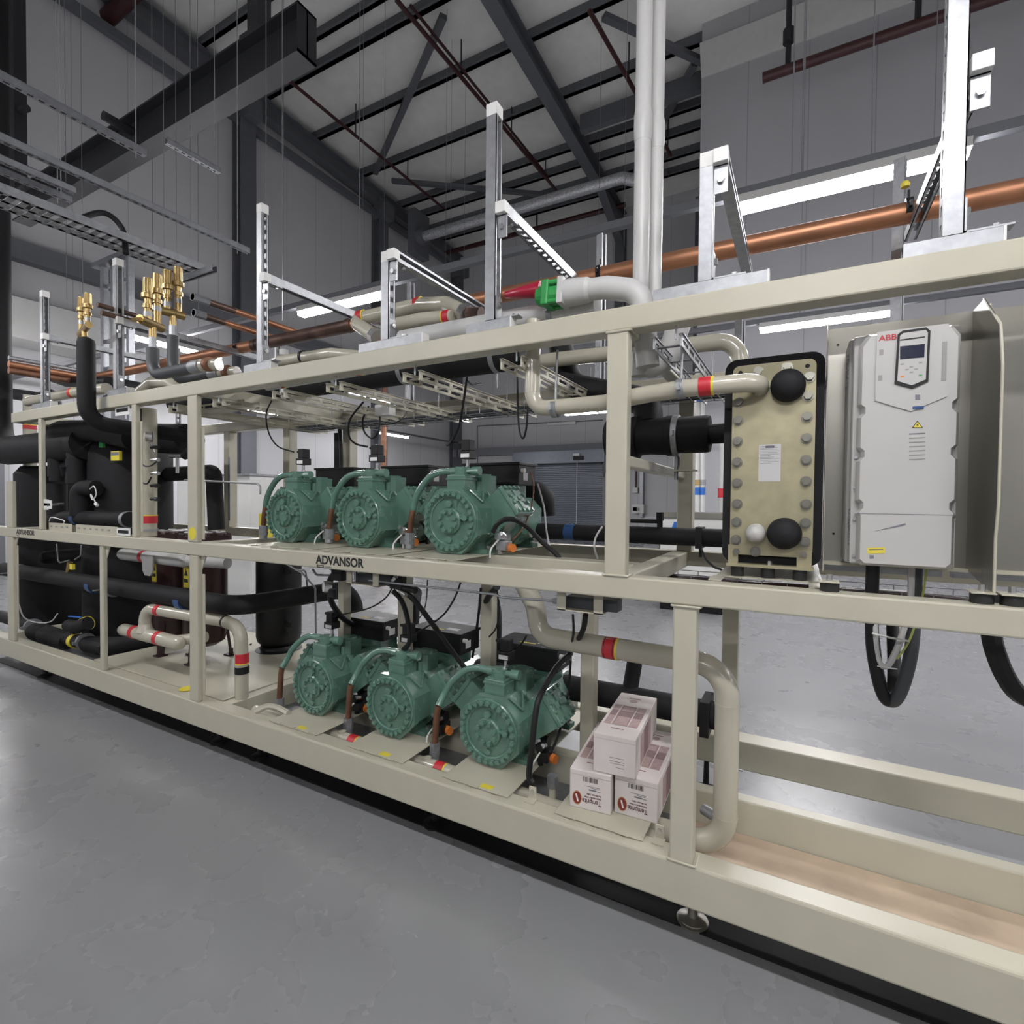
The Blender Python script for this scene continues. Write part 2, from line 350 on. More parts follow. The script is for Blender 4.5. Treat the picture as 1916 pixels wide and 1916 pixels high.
for i, (x, r) in enumerate(((1305, .055), (1315, .05))):
    t = thing('water_pipe', ('white water pipe with blue coupling and brass valve on the wall, nearer the shutter', 'white water pipe with blue coupling farther from the shutter on the wall')[i], 'pipe', PY(x, 975, 12.6))
    B().cyl(PY(x, 975, 12.6), PY(x, 690, 12.6), r, n=10).make('tube', 'white', t)
    c = PY(x, 830, 12.6); B().box(c.x-.03, c.x+.03, 12.6, 13.0, c.z-.03, c.z+.03).make('wall_clip', 'galv', t)
    B().cyl(PY(x, 740, 12.6), PY(x, 752, 12.6), r*1.25, n=10).make('coupling', 'bluebright', t)
    B().cyl(PY(x, 912, 12.6), PY(x, 926, 12.6), r*1.2, n=10).make('lower_coupling', 'bluebright', t)
    B().cyl(PY(x, 898, 12.6), PY(x, 908, 12.6), r*1.3, n=10).make('valve', 'brass' if i == 0 else 'galv', t)
a = PY(1354, 931, 11.5); t = thing('pale_pipe', 'pale pipe with a red band half hidden behind the heat exchanger', 'pipe', (a.x, 11.5, 0)); B().cyl((a.x, 11.5, 0), (a.x, 11.5, 3), .1, n=14).make('tube', 'lightgrey', t); B().cyl(a, PY(1354, 914, 11.5), .115, n=14).make('red_band', 'red', t)
for i, y in enumerate((898, 904)):
    a = PX(478, y, -13.05); single(B().cyl(a, (a.x, 16.5, a.z), .03, n=8), 'wall_pipe', 'galv', ('upper', 'lower')[i]+' of two thin galvanised pipes along the far left wall', 'pipe')
t = thing('copper_drop_pipe', 'dull red vertical copper pipe standing far behind the compressors, near a steel column', 'pipe', PZ(716, 1040, 0))
B().cyl((PY(718, 800, 10).x, 10, 0), (PY(719, 690, 10).x, 10, PY(719, 690, 10).z), .075, n=14).make('tube', 'copperdull', t)
# white pump cabinet on the floor behind the rack
a, c = PY(1236, 958, 7.4), PY(1352, 1040, 7.4)
t = thing('pump_cabinet', 'low cream cabinet with grey top rail and blue logo behind the black pipe', 'cabinet', (a.x, 7.4, 0))
B().box(a.x, c.x, 7.4, 8.1, .15, a.z-.08, .01).make('body', 'white', t); B().box(a.x-.01, c.x+.01, 7.36, 8.12, a.z-.08, a.z, .01).make('top_rail', 'sheet', t)
B().box(a.x, c.x, 7.45, 8.05, 0, .15).make('plinth', 'black', t); B().box(a.x-.25, a.x-.03, 7.5, 7.9, .3, 1.28).make('side_pump', 'galvdark', t)
b = B()
for k in range(3): p = PY(1254+k*4, 986, 7.39); b.prism([(0, 0), (.03, 0), (.08, .14), (.05, .14)], p-V((0, 0, .07)), (1, 0, 0), (0, 0, 1), (0, .01, 0))
b.make('logo', 'bluebright', t)
t = thing('control_cabinet', 'tall white cabinet standing behind the two dark red vessels', 'cabinet', (-7.2, 4.6, 0))
a, c = PY(332, 893, 4.6), PY(468, 893, 4.6)
B().box(a.x, c.x, 4.6, 5.2, .05, a.z, .01).make('body', 'white', t); B().box(a.x-.02, c.x+.02, 4.58, 5.22, a.z, a.z+.03).make('top_rail', 'galv', t); B().box(a.x+.03, c.x-.03, 4.63, 5.1, 0, .05).make('plinth', 'black', t)
t = thing('electrical_enclosure', 'white box seen through the rack beside the first upper compressor pipe', 'cabinet', PZ(440, 1040, 0)); a, c = PY(418, 930, 6), PY(480, 986, 6)
B().box(a.x, c.x, 6, 6.5, .1, a.z).make('body', 'white', t); B().box(a.x+.1, c.x-.1, 5.99, 6, a.z-.5, a.z-.1).make('door', 'plasticgrey', t); B().box(a.x+.05, c.x-.05, 6.05, 6.45, 0, .1).make('plinth', 'black', t)

# ------------------------------------------------------------------ lamps: LED battens under suspended trunking
def luminaire(cx, cy, along, label, group='suspended LED battens', L=1.31, z=3.55):
    t = thing('luminaire', label, 'light', (cx, cy, z), group); h = L/2
    def bx(w, l, z0, z1, name, m, bev=0):
        return (B().box(cx-l, cx+l, cy-w, cy+w, z0, z1, bev) if along == 'x' else B().box(cx-w, cx+w, cy-l, cy+l, z0, z1, bev)).make(name, m, t)
    bx(.055, h, z+.045, z+.1, 'body', 'lightgrey'); bx(.05, h-.01, z, z+.045, 'diffuser', 'lampglass', .008)
    return t
def trunking(a, b_, label):
    t = thing('lighting_trunking', label, 'trunking', a, 'lamp trunking'); B().bar(V(a), V(b_), .06, .06).make('channel', 'steel', t); return t
RX = (-4.32, .19, 4.7); 
spec = [(.19, 4.04, 'long bright LED batten above the copper pipe, left of the tall strut post'), (.19, 6.98, 'LED batten seen just below the top beam, left of the white drive'),
        (-4.32, 4.05, 'LED batten behind the short strut post above the beige pipe bends'), (-4.3, 11.6, 'distant LED batten seen beneath the horizontal beige pipe')]
for x, y, l in spec: luminaire(x, y, 'x', l)
for y0, l in ((4.15, 'LED batten glowing behind the dark hoses under the brass valves'), (7.97, 'LED batten glowing behind the grey box under the top frame'), (10.9, 'LED batten glowing above the sensor of the third upper compressor')):
    luminaire(-7.62, y0, 'y', l, L=1.25)
luminaire(-8.6, 5.2, 'y', 'LED batten half hidden behind the insulated riser under the small brass valve', L=1.0)

for x in (-8.8, -4.32, .19, 4.7):
    for y in (.0, -3.4): luminaire(x, y, 'x', 'LED batten hung over the aisle in front of the rack', 'LED battens over the aisle')
for x, y in ((4.7, 4.04), (4.7, 6.98), (4.7, 10), (.19, 10), (9, 4.04), (9, 0), (2.5, 0), (9, 6.98)):  # off-pitch batten at the near aisle is unseen, added to brighten right-hand side faces
    luminaire(x, y, 'x', 'LED batten hung over the far part of the hall', 'LED battens over the rest of the hall')
trunking((-13, 4.045, 3.68), (11.5, 4.045, 3.68), 'long dark lamp trunking directly behind the strut posts, above the brightest battens')
for y in (3.4, 8, 13): luminaire(-11.5, y, 'y', 'LED batten hung near the left wall of the hall', 'LED battens over the rest of the hall')
trunking((-11.5, 1, 3.68), (-11.5, 17, 3.68), 'lamp trunking close to the left wall')
trunking((-8.6, 4, 3.68), (-8.6, 7, 3.68), 'short lamp trunking behind the small brass valve')
trunking((-2, 10, 3.68), (11.5, 10, 3.68), 'lamp trunking in front of the partition wall')
trunking((-3, 6.98, 3.68), (11.5, 6.98, 3.68), 'dark lamp trunking seen between top beam and white drive')
for y, l in ((4.15, 'short lamp trunking above the batten behind the dark hoses'), (7.97, 'short lamp trunking above the batten behind the grey box'), (10.9, 'short lamp trunking above the batten over the third upper sensor')):
    t = trunking((-7.62, y-.66, 3.68), (-7.62, y+.66, 3.68), l); B().cyl((-7.62, y-.3, 3.7), (-7.62, y-.3, zr(y)-.05), .004, n=6).cyl((-7.62, y+.3, 3.7), (-7.62, y+.3, zr(y)-.05), .004, n=6).make('wire', 'galvdark', t)
trunking((-12.5, 11.6, 3.68), (-2.3, 11.6, 3.68), 'far lamp trunking parallel to the shutter wall')
trunking((-13, -3.4, 3.68), (11.5, -3.4, 3.68), 'lamp trunking over the aisle in front of the rack')
trunking((-13, 0, 3.68), (11.5, 0, 3.68), 'lamp trunking over the aisle, nearest the rack')
# suspension wires
for px, py, Y, Zb in ((1482, 300, 4.045, 3.7), (1500, 320, 4.045, 3.7), (1630, 300, 4.045, 3.7), (1497, 585, 6.98, 3.7), (1740, 560, 6.98, 3.7), (672, 520, 4.045, 3.7), (530, 560, 4.045, 3.7), (835, 300, 9.9, 3.7), (1122, 300, 11.6, 3.7), (1170, 300, 11.6, 3.7)):
    a = PY(px, py, Y); single(B().cyl((a.x, Y, Zb), (a.x, Y, zr(Y)-.1), .0042, n=6), 'suspension_wire', 'galvdark', 'thin wire dropping from the roof to the lamp trunking', 'wire', 'lamp suspension wires')
# sprinkler pipes under the roof
def sprinkler(p, q, r, label, drops=()):
    t = thing('sprinkler_pipe', label, 'pipe', p); B().cyl(p, q, r, n=12).make('tube', 'sprinkler', t)
    for f in drops:
        c = V(p).lerp(V(q), f); B().cyl(c, c+V((0, 0, .9)), r*.35, n=8).make('hanger', 'blacksteel', t)
    return t
def onz(px, py, z): return PZ(px, py, z)
sprinkler(onz(742, 0, 11.9), onz(1040, 355, 11.8), .05, 'dark red sprinkler pipe crossing under the roof towards the shutter wall', (.3, .62, .9))
sprinkler(onz(768, 10, 12.0), onz(1025, 330, 11.9), .035, 'thinner red sprinkler line alongside the main one under the roof', ())
sprinkler(onz(1103, 20, 11.8), onz(1255, 290, 11.6), .05, 'dark red sprinkler pipe passing behind the tall grey pipes', (.4, .95))
sprinkler(onz(540, 150, 11.9), onz(830, 390, 11.8), .045, 'dark red sprinkler pipe along the left wall near the roof', (.35, .7))
a, c = PY(802, 482, 18), PY(1170, 380, 18); sprinkler((a.x, 18, a.z), (c.x, 18, a.z), .09, 'dark red sprinkler main low on the far wall below the silver pipe', (.05, .6))
a = PY(1427, 146, 11.5); sprinkler((a.x, 11.5, a.z), (9, 11.5, a.z), .095, 'dark red sprinkler main ending in a cap in front of the grey partition wall', ())
for px in (1475, 1716):
    c = PY(px, 100, 11.5); t = thing('pipe_hanger', 'black rod hanger with joint holding the '+('capped end' if px < 1600 else 'middle')+' of the partition sprinkler main', 'hanger', (c.x, 11.5, a.z))
    B().cyl((c.x, 11.5, a.z+.09), (c.x, 11.5, zr(11.5)-.05), .05, n=8).make('rod', 'blacksteel', t); B().cyl((c.x, 11.5, a.z+.5), (c.x, 11.5, a.z+.75), .1, n=10).make('joint', 'blacksteel', t)
a = onz(200, 35, 12.0); sprinkler(a, onz(262, -25, 12.2), .16, 'fat dark red pipe stub coming out of the left wall at the roof', ())
# lagged silver pipe at the back
a = PY(795, 442, 14.5); c = PY(1165, 338, 14.5); c.z = a.z
t = thing('lagged_pipe', 'silver foil lagged pipe with an elbow high up on the back wall', 'pipe', (a.x, 14.5, a.z)); B().tube([(a.x, 14.5, a.z), (c.x, 14.5, c.z), (c.x+.6, 14.5, c.z-.3), (c.x+.75, 14.5, c.z-2.4)], .16, .4).make('tube', 'silverlag', t)
B().cyl((a.x-.3, 14.5, a.z), (a.x, 14.5, a.z), .3, n=16).make('flange', 'steel', t); B().box(a.x-.5, a.x-.2, 14.2, 15.0, a.z-.6, a.z+.9).make('wall_box', 'steel', t)
# black suspended pipe-support beam with posts
p, q = PY(40, 372, 3.2), PY(575, 75, 3.2)
t = thing('suspended_steel_beam', 'black steel beam hung on two square posts above the left end of the rack', 'beam', (p.x, 3.2, 5.5)); z = 5.55
b = B().box(p.x, q.x, 3.1, 3.3, z+.20, z+.22).box(p.x, q.x, 3.1, 3.3, z-.2, z-.18).box(p.x, q.x, 3.193, 3.207, z-.18, z+.2).box(q.x-.012, q.x, 3.1, 3.3, z-.2, z+.22); b.make('beam', 'blacksteel', t)
for px in (485, 33):
    x = PY(px, 80, 3.2).x; B().box(x-.075, x+.075, 3.13, 3.27, z+.22, zr(3.2)).make('post', 'blacksteel', t); B().box(x-.15, x+.15, 3.1, 3.3, z+.22, z+.25).make('post_plate', 'blacksteel', t)
x = PY(250, 228, 3.2).x; B().cyl((x, 2.9, z+.1), (x, 3.2, z+.1), .05, n=10).make('peg', 'blacksteel', t)
x = PY(33, 220, 3.2).x; B().cyl((x-.3, 3.2, 7.0), (x+.3, 3.2, 6.9), .05, n=10).make('peg', 'blacksteel', t)
# suspended strut channels and tray over the left end, running away from the rack
for k, (a, c, Z, l) in enumerate((((0, 142), (272, 287), 3.75, 'topmost perforated strut channel hung over the left end of the rack'), ((0, 260), (465, 470), 3.5, 'longest perforated strut channel hung over the left end, ending at the steel column'),
        ((0, 302), (140, 357), 3.6, 'short strut channel in front of the end of the black suspended beam'), ((0, 322), (133, 374), 3.6, 'lowest short strut channel crossing the black suspended beam'), ((312, 263), (411, 321), 4.2, 'short strut channel below the middle of the black suspended beam'))):
    p, q = onz(*a, Z), onz(*c, Z); p.x = q.x; d = (q-p).normalized(); p = p-d*.4*(k != 4)
    t = thing('hanging_strut', l, 'strut channel', p, 'strut channels hung over the left end'); B().strut(p, q, (0, 0, 1)).make('channel', 'galvdark', t)
    for f in ((.95,) if k < 2 else (.9,)):
        c2 = p.lerp(q, f); B().cyl(c2-V((0, 0, .06)), V((c2.x, c2.y, zr(3)-.2)), .003, n=6).make('threaded_rod', 'galv', t)
p, q = onz(0, 378, 3.2), onz(362, 512, 3.2); x1 = q.x
t = thing('cable_tray', 'wide perforated cable tray hung above the brass valves', 'cable tray', (x1, p.y, 3.2))
b = B(); y0, y1 = p.y-.3, q.y; b.box(x1-.12, x1-.117, y0, y1, 3.2, 3.25).box(x1+.117, x1+.12, y0, y1, 3.2, 3.25)
for i in range(int((y1-y0)/.06)): b.box(x1-.117, x1+.117, y0+i*.06, y0+i*.06+.035, 3.2, 3.203)
for xx in (-.1, 0, .1): b.box(x1+xx-.012, x1+xx+.012, y0, y1, 3.2, 3.2025)
b.make('tray', 'galv', t); B().strut((x1-.2, y1-.02, 3.17), (x1+.3, y1-.02, 3.17), (0, 0, -1)).make('support', 'galvdark', t)
B().curve([(x1+.02, y1-.75, 3.24), (x1+.03, y1-.6, 3.36), (x1+.05, y1-.5, 3.3), (x1+.1, y1-.5, 3.12)], .018).make('cable', 'black', t)
t = thing('vertical_cable_riser', 'tall grey vertical cable riser behind the strut post between the two brass valve groups', 'cable riser', (-5.0, 2.9, 0)); a = PY(187, 500, 2.9); c = PY(240, 500, 2.9)
b = B(); b.box(a.x, a.x+.05, 2.9, 2.96, 0.05, 4.03).box(c.x-.05, c.x, 2.9, 2.96, .05, 4.03).box(a.x+.15, c.x-.15, 2.93, 2.96, .05, 4.03)
for i in range(13): b.box(a.x+.01, c.x-.01, 2.935, 2.955, .2+i*.3, .24+i*.3)
b.make('ladder', 'galvdark', t); B().box(a.x-.1, c.x, 2.86, 2.94, 4.03, 4.08).make('head_bracket', 'steel', t); B().box(a.x, c.x, 2.85, 3.0, 0, .05).make('foot', 'steel', t)
for px, py, yb in ((307, 200, 480), (330, 210, 500), (357, 240, 490), (125, 370, 560), (155, 350, 550), (498, 180, 640), (528, 180, 600)):
    a = PY(px, py, 2.9); e = PY(px, yb, 2.9); single(B().cyl(e, (e.x, e.y, 12.8), .003, n=6), 'suspension_rod', 'galvdark', 'thin hanger rod dropping from the roof over the left end of the rack', 'rod', 'hanger rods over the left end')
single(B().box(-13.3, -12.5, 3.2, 7.6, PX(30, 640, -12.9).z, PX(30, 566, -12.9).z), 'ventilation_duct', 'lightgrey', 'pale rectangular duct low on the left wall beside the dark riser', 'duct')
# ------------------------------------------------------------------ the welded rack frame
FY0, FY1 = 1.75, 1.83          # front members
RY0, RY1 = 2.85, 2.93          # rear members
XL, XR = -6.9, 1.75
fr = thing('rack_frame', 'long beige welded steel frame that carries all the compressors, vessels and pipes', 'frame', (-2, 1.75, 0))
def fbox(name, *a, bev=.006): return B().box(*a, bev).make(name, 'frame', fr)
base = fbox('base_beam', XL, XR, 1.75, 1.84, .176, .32, bev=.008)
fbox('base_beam', -2.75, XR, 2.24, 2.30, .176, .32); fbox('base_beam', XL, XR, 2.80, 2.92, .176, .32, bev=.008)
for x in (-6.0, -4.3, -2.92 ): B().box(x, x+.08, 1.84, 2.80, .18, .315, .004).make('cross_member', 'frame', fr)
mid = fbox('middle_beam', XL, XR, FY0, FY1, 1.167, 1.243); fbox('middle_beam', XL, XR, RY0, RY1, 1.167, 1.243)
fbox('middle_beam', -2.75, -.59, 2.12, 2.22, 1.167, 1.243)
fbox('cross_member', -.59, -.51, FY1, RY0, 1.163, 1.242); fbox('cross_member', -3.09, -3.01, FY1, RY0, 1.163, 1.242); fbox('cross_member', -5.65, -5.57, FY1, RY0, 1.163, 1.242)
fbox('top_beam', -5.56, XR, FY0, FY1, 2.086, 2.166); fbox('top_beam', -5.56, XR, RY0, RY1, 2.086, 2.166)
for x in (-5.55, -3.09, -.58): fbox('cross_member', x, x+.06, FY1, RY0, 2.09, 2.16)
for x, wd, dp in ((-5.071, .047, .032), (-3.725, .05, .03), (-3.11, .092, .032), (-.594, .075, .05), (1.3, .08, .05)): fbox('post', x, x+wd, FY0, FY0+dp, 1.243, 2.086)
for x, wd, dp in ((-5.675, .115, .03), (-4.152, .05, .03), (-3.10, .085, .032), (-.357, .074, .062), (1.55, .08, .05)): fbox('post', x, x+wd, FY0+.002, FY0+dp, .32, 1.167)
for x in (-4.505, -3.71, -3.035, -.57): fbox('post', x, x+.078, RY0, RY1, 1.243, 2.086)
for x in (-.335, -5.0, -3.71): fbox('post', x, x+.078, RY0, RY1, .32, 1.167)
fbox('post', -5.675, -5.56, FY0, FY0+.03, 1.243, 1.62)
for x in (-1.955, -1.41, -.867): fbox('post', x, x+.066, 2.24, 2.30, .32, 1.167)
fbox('post', -2.42, -2.37, 2.24, 2.30, .32, 1.167)
fbox('brace_bar', -.585, -.53, FY1, RY0, 1.625, 1.665)
for x, z, w_ in ((-.592, 1.246, .078), (-.357, .322, .08), (-.357, 1.163, .08), (-.592, 2.083, .078)):   # weld beads
    B().tube([(x-.004, FY1-.02, z), (x-.004, FY0-.001, z), (x+w_+.004, FY0-.001, z), (x+w_+.004, FY1-.02, z)], .0045, .004, 8).make('weld_bead', 'frame', fr)
# gusset plates under the middle beam at the lower posts
for x in (-5.56, -4.10, -3.012): B().prism([(0, 0), (.05, 0), (0, -.09)], (x, 1.77, 1.167), (1, 0, 0), (0, 0, 1), (0, .006, 0)).make('gusset', 'frame', fr)
# perforated mounting strips welded to the posts
def strip(x, z0, z1, y=1.80, n=None):
    b = B(); b.box(x, x+.003, y-.0, y+.03, z0, z1)
    z = z0+.02; i = 0
    while z < z1-.03: b.cyl((x+.003, y+.014, z), (x+.007, y+.014, z), .005, n=8); z += .075 if i % 2 else .03; i += 1
    b.make('perforated_strip', 'galv' if x < -4.4 else 'frame', fr)
def fstrip(x, z0, z1, wd=.028):
    b = B(); b.box(x, x+wd, 1.775, 1.779, z0, z1); z = z0+.03
    while z < z1-.03: b.box(x+.006, x+wd-.006, 1.7735, 1.775, z, z+.012); z += .05
    b.make('perforated_strip', 'frame', fr)
fstrip(-5.56, .42, 1.1); fstrip(-3.675, 1.28, 1.98); fstrip(-3.013, .36, 1.06); fstrip(-3.016, 1.26, 1.9); fstrip(-3.135, .55, .83); fstrip(-4.178, .72, .93)
B().box(-4.425, -4.40, 2.84, 2.846, 1.3, 1.86).make('perforated_strip', 'galvdark', fr)
B().box(-3.10, -3.04, 2.83, 2.845, 1.25, 2.0).make('perforated_strip', 'black', fr)
# slotted edge plates on the middle beam, left bay
for x0, x1 in ((-4.99, -4.62), (-4.555, -3.98)):
    b = B(); b.box(x0, x1, 1.782, 1.786, 1.243, 1.30); k = int((x1-x0)/.085)
    b.make('edge_plate', 'frame', fr); b = B()
    for i in range(k): cx = x0+.04+i*.085; b.box(cx-.016, cx+.016, 1.780, 1.7825, 1.268, 1.28)
    b.make('edge_slots', 'plasticgrey', fr)
for px0, py0, px1, py1, zo in ((216, 680+80, 243, 775, 0), (219, 987, 244, 1003, 0), (80, 936, 97, 952, 0)):
    a = PY(px0, py0, 1.77); c = PY(px1, py1, 1.77); b = B(); b.box(a.x, c.x, 1.768, 1.772, c.z, a.z); b.make('slotted_plate', 'white', fr)
    B().box(a.x+.02, c.x-.02, 1.765, 1.768, (a.z+c.z)/2-.01, (a.z+c.z)/2+.01).make('plate_slot', 'black', fr)
# lettering on the middle beam
text('lettering', 'ADVANSOR', .06, (-2.036, 1.7495, 1.1895), (1, 0, 0), (0, 0, 1), 'ink', fr, bold=.0019, fit=(.311, .041))
a = V((-2.04, 1.7495, 0)); B().box(a.x+.012, a.x+.052, 1.7485, 1.75, 1.171, 1.1745).box(a.x+.012, a.x+.052, 1.7485, 1.75, 1.181, 1.1835).box(a.x+.01, a.x+.015, 1.7485, 1.75, 1.171, 1.1835).box(a.x+.05, a.x+.055, 1.7485, 1.75, 1.171, 1.1835).make('lettering_mark', 'ink', fr)
text('small_lettering', 'company', .013, (a.x+.062, 1.7495, 1.174), (1, 0, 0), (0, 0, 1), 'inkgrey', fr)
text('lettering', 'ADVANSOR', .06, (-5.477, 1.7495, 1.197), (1, 0, 0), (0, 0, 1), 'ink', fr, bold=.0019, fit=(.33, .038))
a = V((-5.477, 1.7495, 0)); B().box(a.x+.01, a.x+.05, 1.7485, 1.75, 1.178, 1.189).make('lettering_mark', 'inkgrey', fr)
# adjustable round feet under the base beam
fpts = [PZ(x, y, .01) for x, y in ((1295, 1722), (815, 1537), (488, 1413), (408, 1387), (60, 1268))]
for p in fpts:
    B().lathe((p.x, 1.93, .001), (0, 0, 1), [(.055, 0), (.055, .008), (.046, .010), (.046, .014), (.016, .022), (.016, .06), (.012, .062), (.012, .19)], 24).make('foot', 'sheet' if p.x > -.5 else 'black', fr)
for x in (-5, -3.5, -2, -.4): B().lathe((x, 2.86, .001), (0, 0, 1), [(.055, 0), (.055, .012), (.016, .03), (.012, .178)], 16).make('foot', 'black', fr)
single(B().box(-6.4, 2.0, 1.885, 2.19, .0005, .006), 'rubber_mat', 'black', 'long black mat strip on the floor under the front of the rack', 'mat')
# decks and cover plates
dk = lambda *a, m='frame', name='deck_plate': B().box(*a, .002).make(name, m, fr)
dk(-4.45, -2.92, 1.84, 2.80, .316, .323)
dk(-6.2, -4.45, 1.90, 2.80, .24, .246, m='galvdark')
dk(-2.84, -1.02, 2.30, 2.80, .30, .306); dk(-2.84, -.36, 1.84, 2.24, .178, .184, m='galvdark', name='drip_pan')
dk(-.36, XR, 1.845, 2.235, .178, .19, m='wood', name='plywood_board')
for x0, x1 in ((-2.44, -2.08), (-1.87, -1.53), (-1.31, -.99), (-.79, -.455)):
    pl = B().box(x0, x1, 1.79, 2.235, .3225, .326, .0012).make('cover_plate', 'frame', fr)
    for f in (.12, .42, .72): B().box(x0+(x1-x0)*f, x0+(x1-x0)*f+.045, 1.784, 1.80, .326, .3285).make('hinge_tab', 'frame', pl)
    if x0 < -.9: B().box((x0+x1)/2+.02, (x0+x1)/2+.075, 1.80, 1.83, .3262, .3268).make('warning_sticker', 'yellow', pl)
for x0, x1 in ((-2.66, -2.14), (-2.10, -1.66), (-1.62, -1.27)):
    pl = B().box(x0, x1, 1.81, 2.80, 1.2435, 1.247, .001).make('cover_plate', 'frame', fr)
    for f in (.08, .4, .75): B().box(x0+(x1-x0)*f, x0+(x1-x0)*f+.05, 1.80, 1.815, 1.247, 1.2495).make('hinge_tab', 'frame', pl)
for x, d in ((-3.08, 1.749), ):
    p = PY(360, 998, 1.7495); B().cyl((p.x, 1.7495, p.z), (p.x, 1.7488, p.z), .037, n=28).make('round_sticker', 'yellow', fr)
p = PZ(352, 1288, .324); B().cyl(p, p+V((0, 0, .0008)), .05, n=28).make('round_sticker', 'yellow', fr)
for px, py in ((1005, 1485), (1243, 1548)):      # small clamping tabs on the base beam
    p = PZ(px, py, .322); B().box(p.x-.015, p.x+.015, 1.835, 1.84, .32, .37).box(p.x-.02, p.x+.02, 1.80, 1.84, .321, .325).make('clamp_tab', 'frame', fr); B().hexa((p.x, 1.835, .352), (0, -1, 0), .009, .008).make('bolt', 'chrome', fr)

# ------------------------------------------------------------------ galvanised strut stands on the top beam
def stand(x0, x1, ztop, bx0, bx1, arm_z, ax, arm_y1, label, near=True, face=(1, 0, 0), cap=True, arm_open=(0, 0, -1)):
    t = thing('strut_stand', label, 'strut stand', ((x0+x1)/2, 1.79, 2.166), 'galvanised strut stands on the top beam')
    xc = (x0+x1)/2; w_ = x1-x0
    B().strut((bx0, 1.79, 2.1875), (bx1, 1.79, 2.1875), (0, 0, -1), slots=False).make('base_channel', 'galv', t)
    B().box(bx1-.002, bx1+.004, 1.768, 1.812, 2.166, 2.21).make('end_cap', 'white', t)
    B().strut((xc, 1.79, 2.209), (xc, 1.79, ztop), face, wd=w_).make('upright', 'galv', t)
    if cap: B().box(x0-.001, x1+.001, 1.79-w_/2-.001, 1.79+w_/2+.001, ztop-.045, ztop+.003, .002).make('end_cap', 'white', t)
    for sg in (1,):
        s0 = x1 if sg > 0 else x0
        B().box(s0, s0+.005, 1.77, 1.81, 2.209, 2.30).box(s0, s0+.1, 1.77, 1.81, 2.209, 2.214).make('angle_bracket', 'galv', t)
        for q, d in (((s0+.005, 1.79, 2.27), (1, 0, 0)), ((s0+.065, 1.79, 2.214), (0, 0, 1))): B().hexa(q, d, .011, .01).make('bolt', 'chrome', t)
    if arm_z:
        B().strut((ax, 1.758, arm_z), (ax, arm_y1, arm_z), arm_open).make('arm', 'galv', t)
        B().box(ax-.022, ax+.022, 1.752, 1.79, arm_z-.022, arm_z+.022, .002).make('arm_end_cap', 'white', t)
        B().box(ax-.02, ax+.02, 1.772, 1.777, arm_z-.11, arm_z-.02).box(ax-.02, ax+.02, 1.772, 1.86, arm_z-.026, arm_z-.0205).make('arm_bracket', 'galv', t)
        for q, d in (((ax, 1.772, arm_z-.07), (0, -1, 0)), ((ax, 1.84, arm_z-.026), (0, 0, -1))): B().hexa(q, d, .011, .01).make('bolt', 'chrome', t)
    return t
g = lambda x, y: PY(x, y, 1.77).x
stand(.317, .362, 3.6, g(1690, 475), g(1880, 418), 2.63, .387, 2.75, 'tallest galvanised strut stand at the right end, running out of the picture top', arm_open=(0, 0, -1), cap=False)
stand(-.299, -.258, 2.612, g(1222, 560), g(1437, 510), 2.585, -.236, 2.85, 'short capped strut stand right of the twin grey pipes', arm_open=(1, 0, 0))
stand(-1.103, -1.056, 3.045, g(872, 625), g(955, 600), 2.63, -1.03, 2.62, 'tall strut stand beside the red and green valve, with a perforated arm')
stand(-1.647, -1.603, 2.594, g(671, 655), g(790, 630), 2.57, -1.58, 2.66, 'short capped strut stand standing among the beige pipe bends', arm_open=(1, 0, 0))
stand(-2.511, -2.47, 3.03, g(456, 695), g(506, 680), 2.64, -2.445, 2.7, 'tall strut stand with horizontal arm, just left of the beige pipe bends')
stand(-3.985, -3.94, 3.06, g(201, 738), g(238, 725), 2.65, -3.915, 2.75, 'tall strut stand between the two brass valve groups')
stand(-5.07, -5.025, 3.05, g(60, 757), g(95, 750), 2.70, -5.0, 2.75, 'leftmost strut stand at the left end of the top beam')
t = bpy.data.objects
# rear row of uprights that stand on the rear top beam
for px, py0, l, Y in ((1126, 440, 'rear strut upright behind the clamp on the copper pipe', 2.89), (769, 530, 'rear strut upright behind the short capped stand', 2.89), (1685, 299, 'rear strut upright behind the copper pipe at the right', 2.89), (1385, 600, 'rear strut upright behind the elbow of the beige pipe', 3.2), (520, 645, 'small rear strut upright behind the left strut stand arm', 2.89), (333, 650, 'rear strut upright behind the dark hoses', 2.89)):
    a = PY(px, py0, Y); t = thing('rear_upright', l, 'strut upright', (a.x, Y, 2.166), 'rear strut uprights')
    zb = 2.166 if Y < 3 else .0
    B().strut((a.x, Y, zb+.006), (a.x, Y, a.z), (1, -.4, 0)).make('upright', 'galv', t); B().box(a.x-.06, a.x+.06, Y-.04, Y+.04, zb, zb+.006).make('base_plate', 'galv', t)
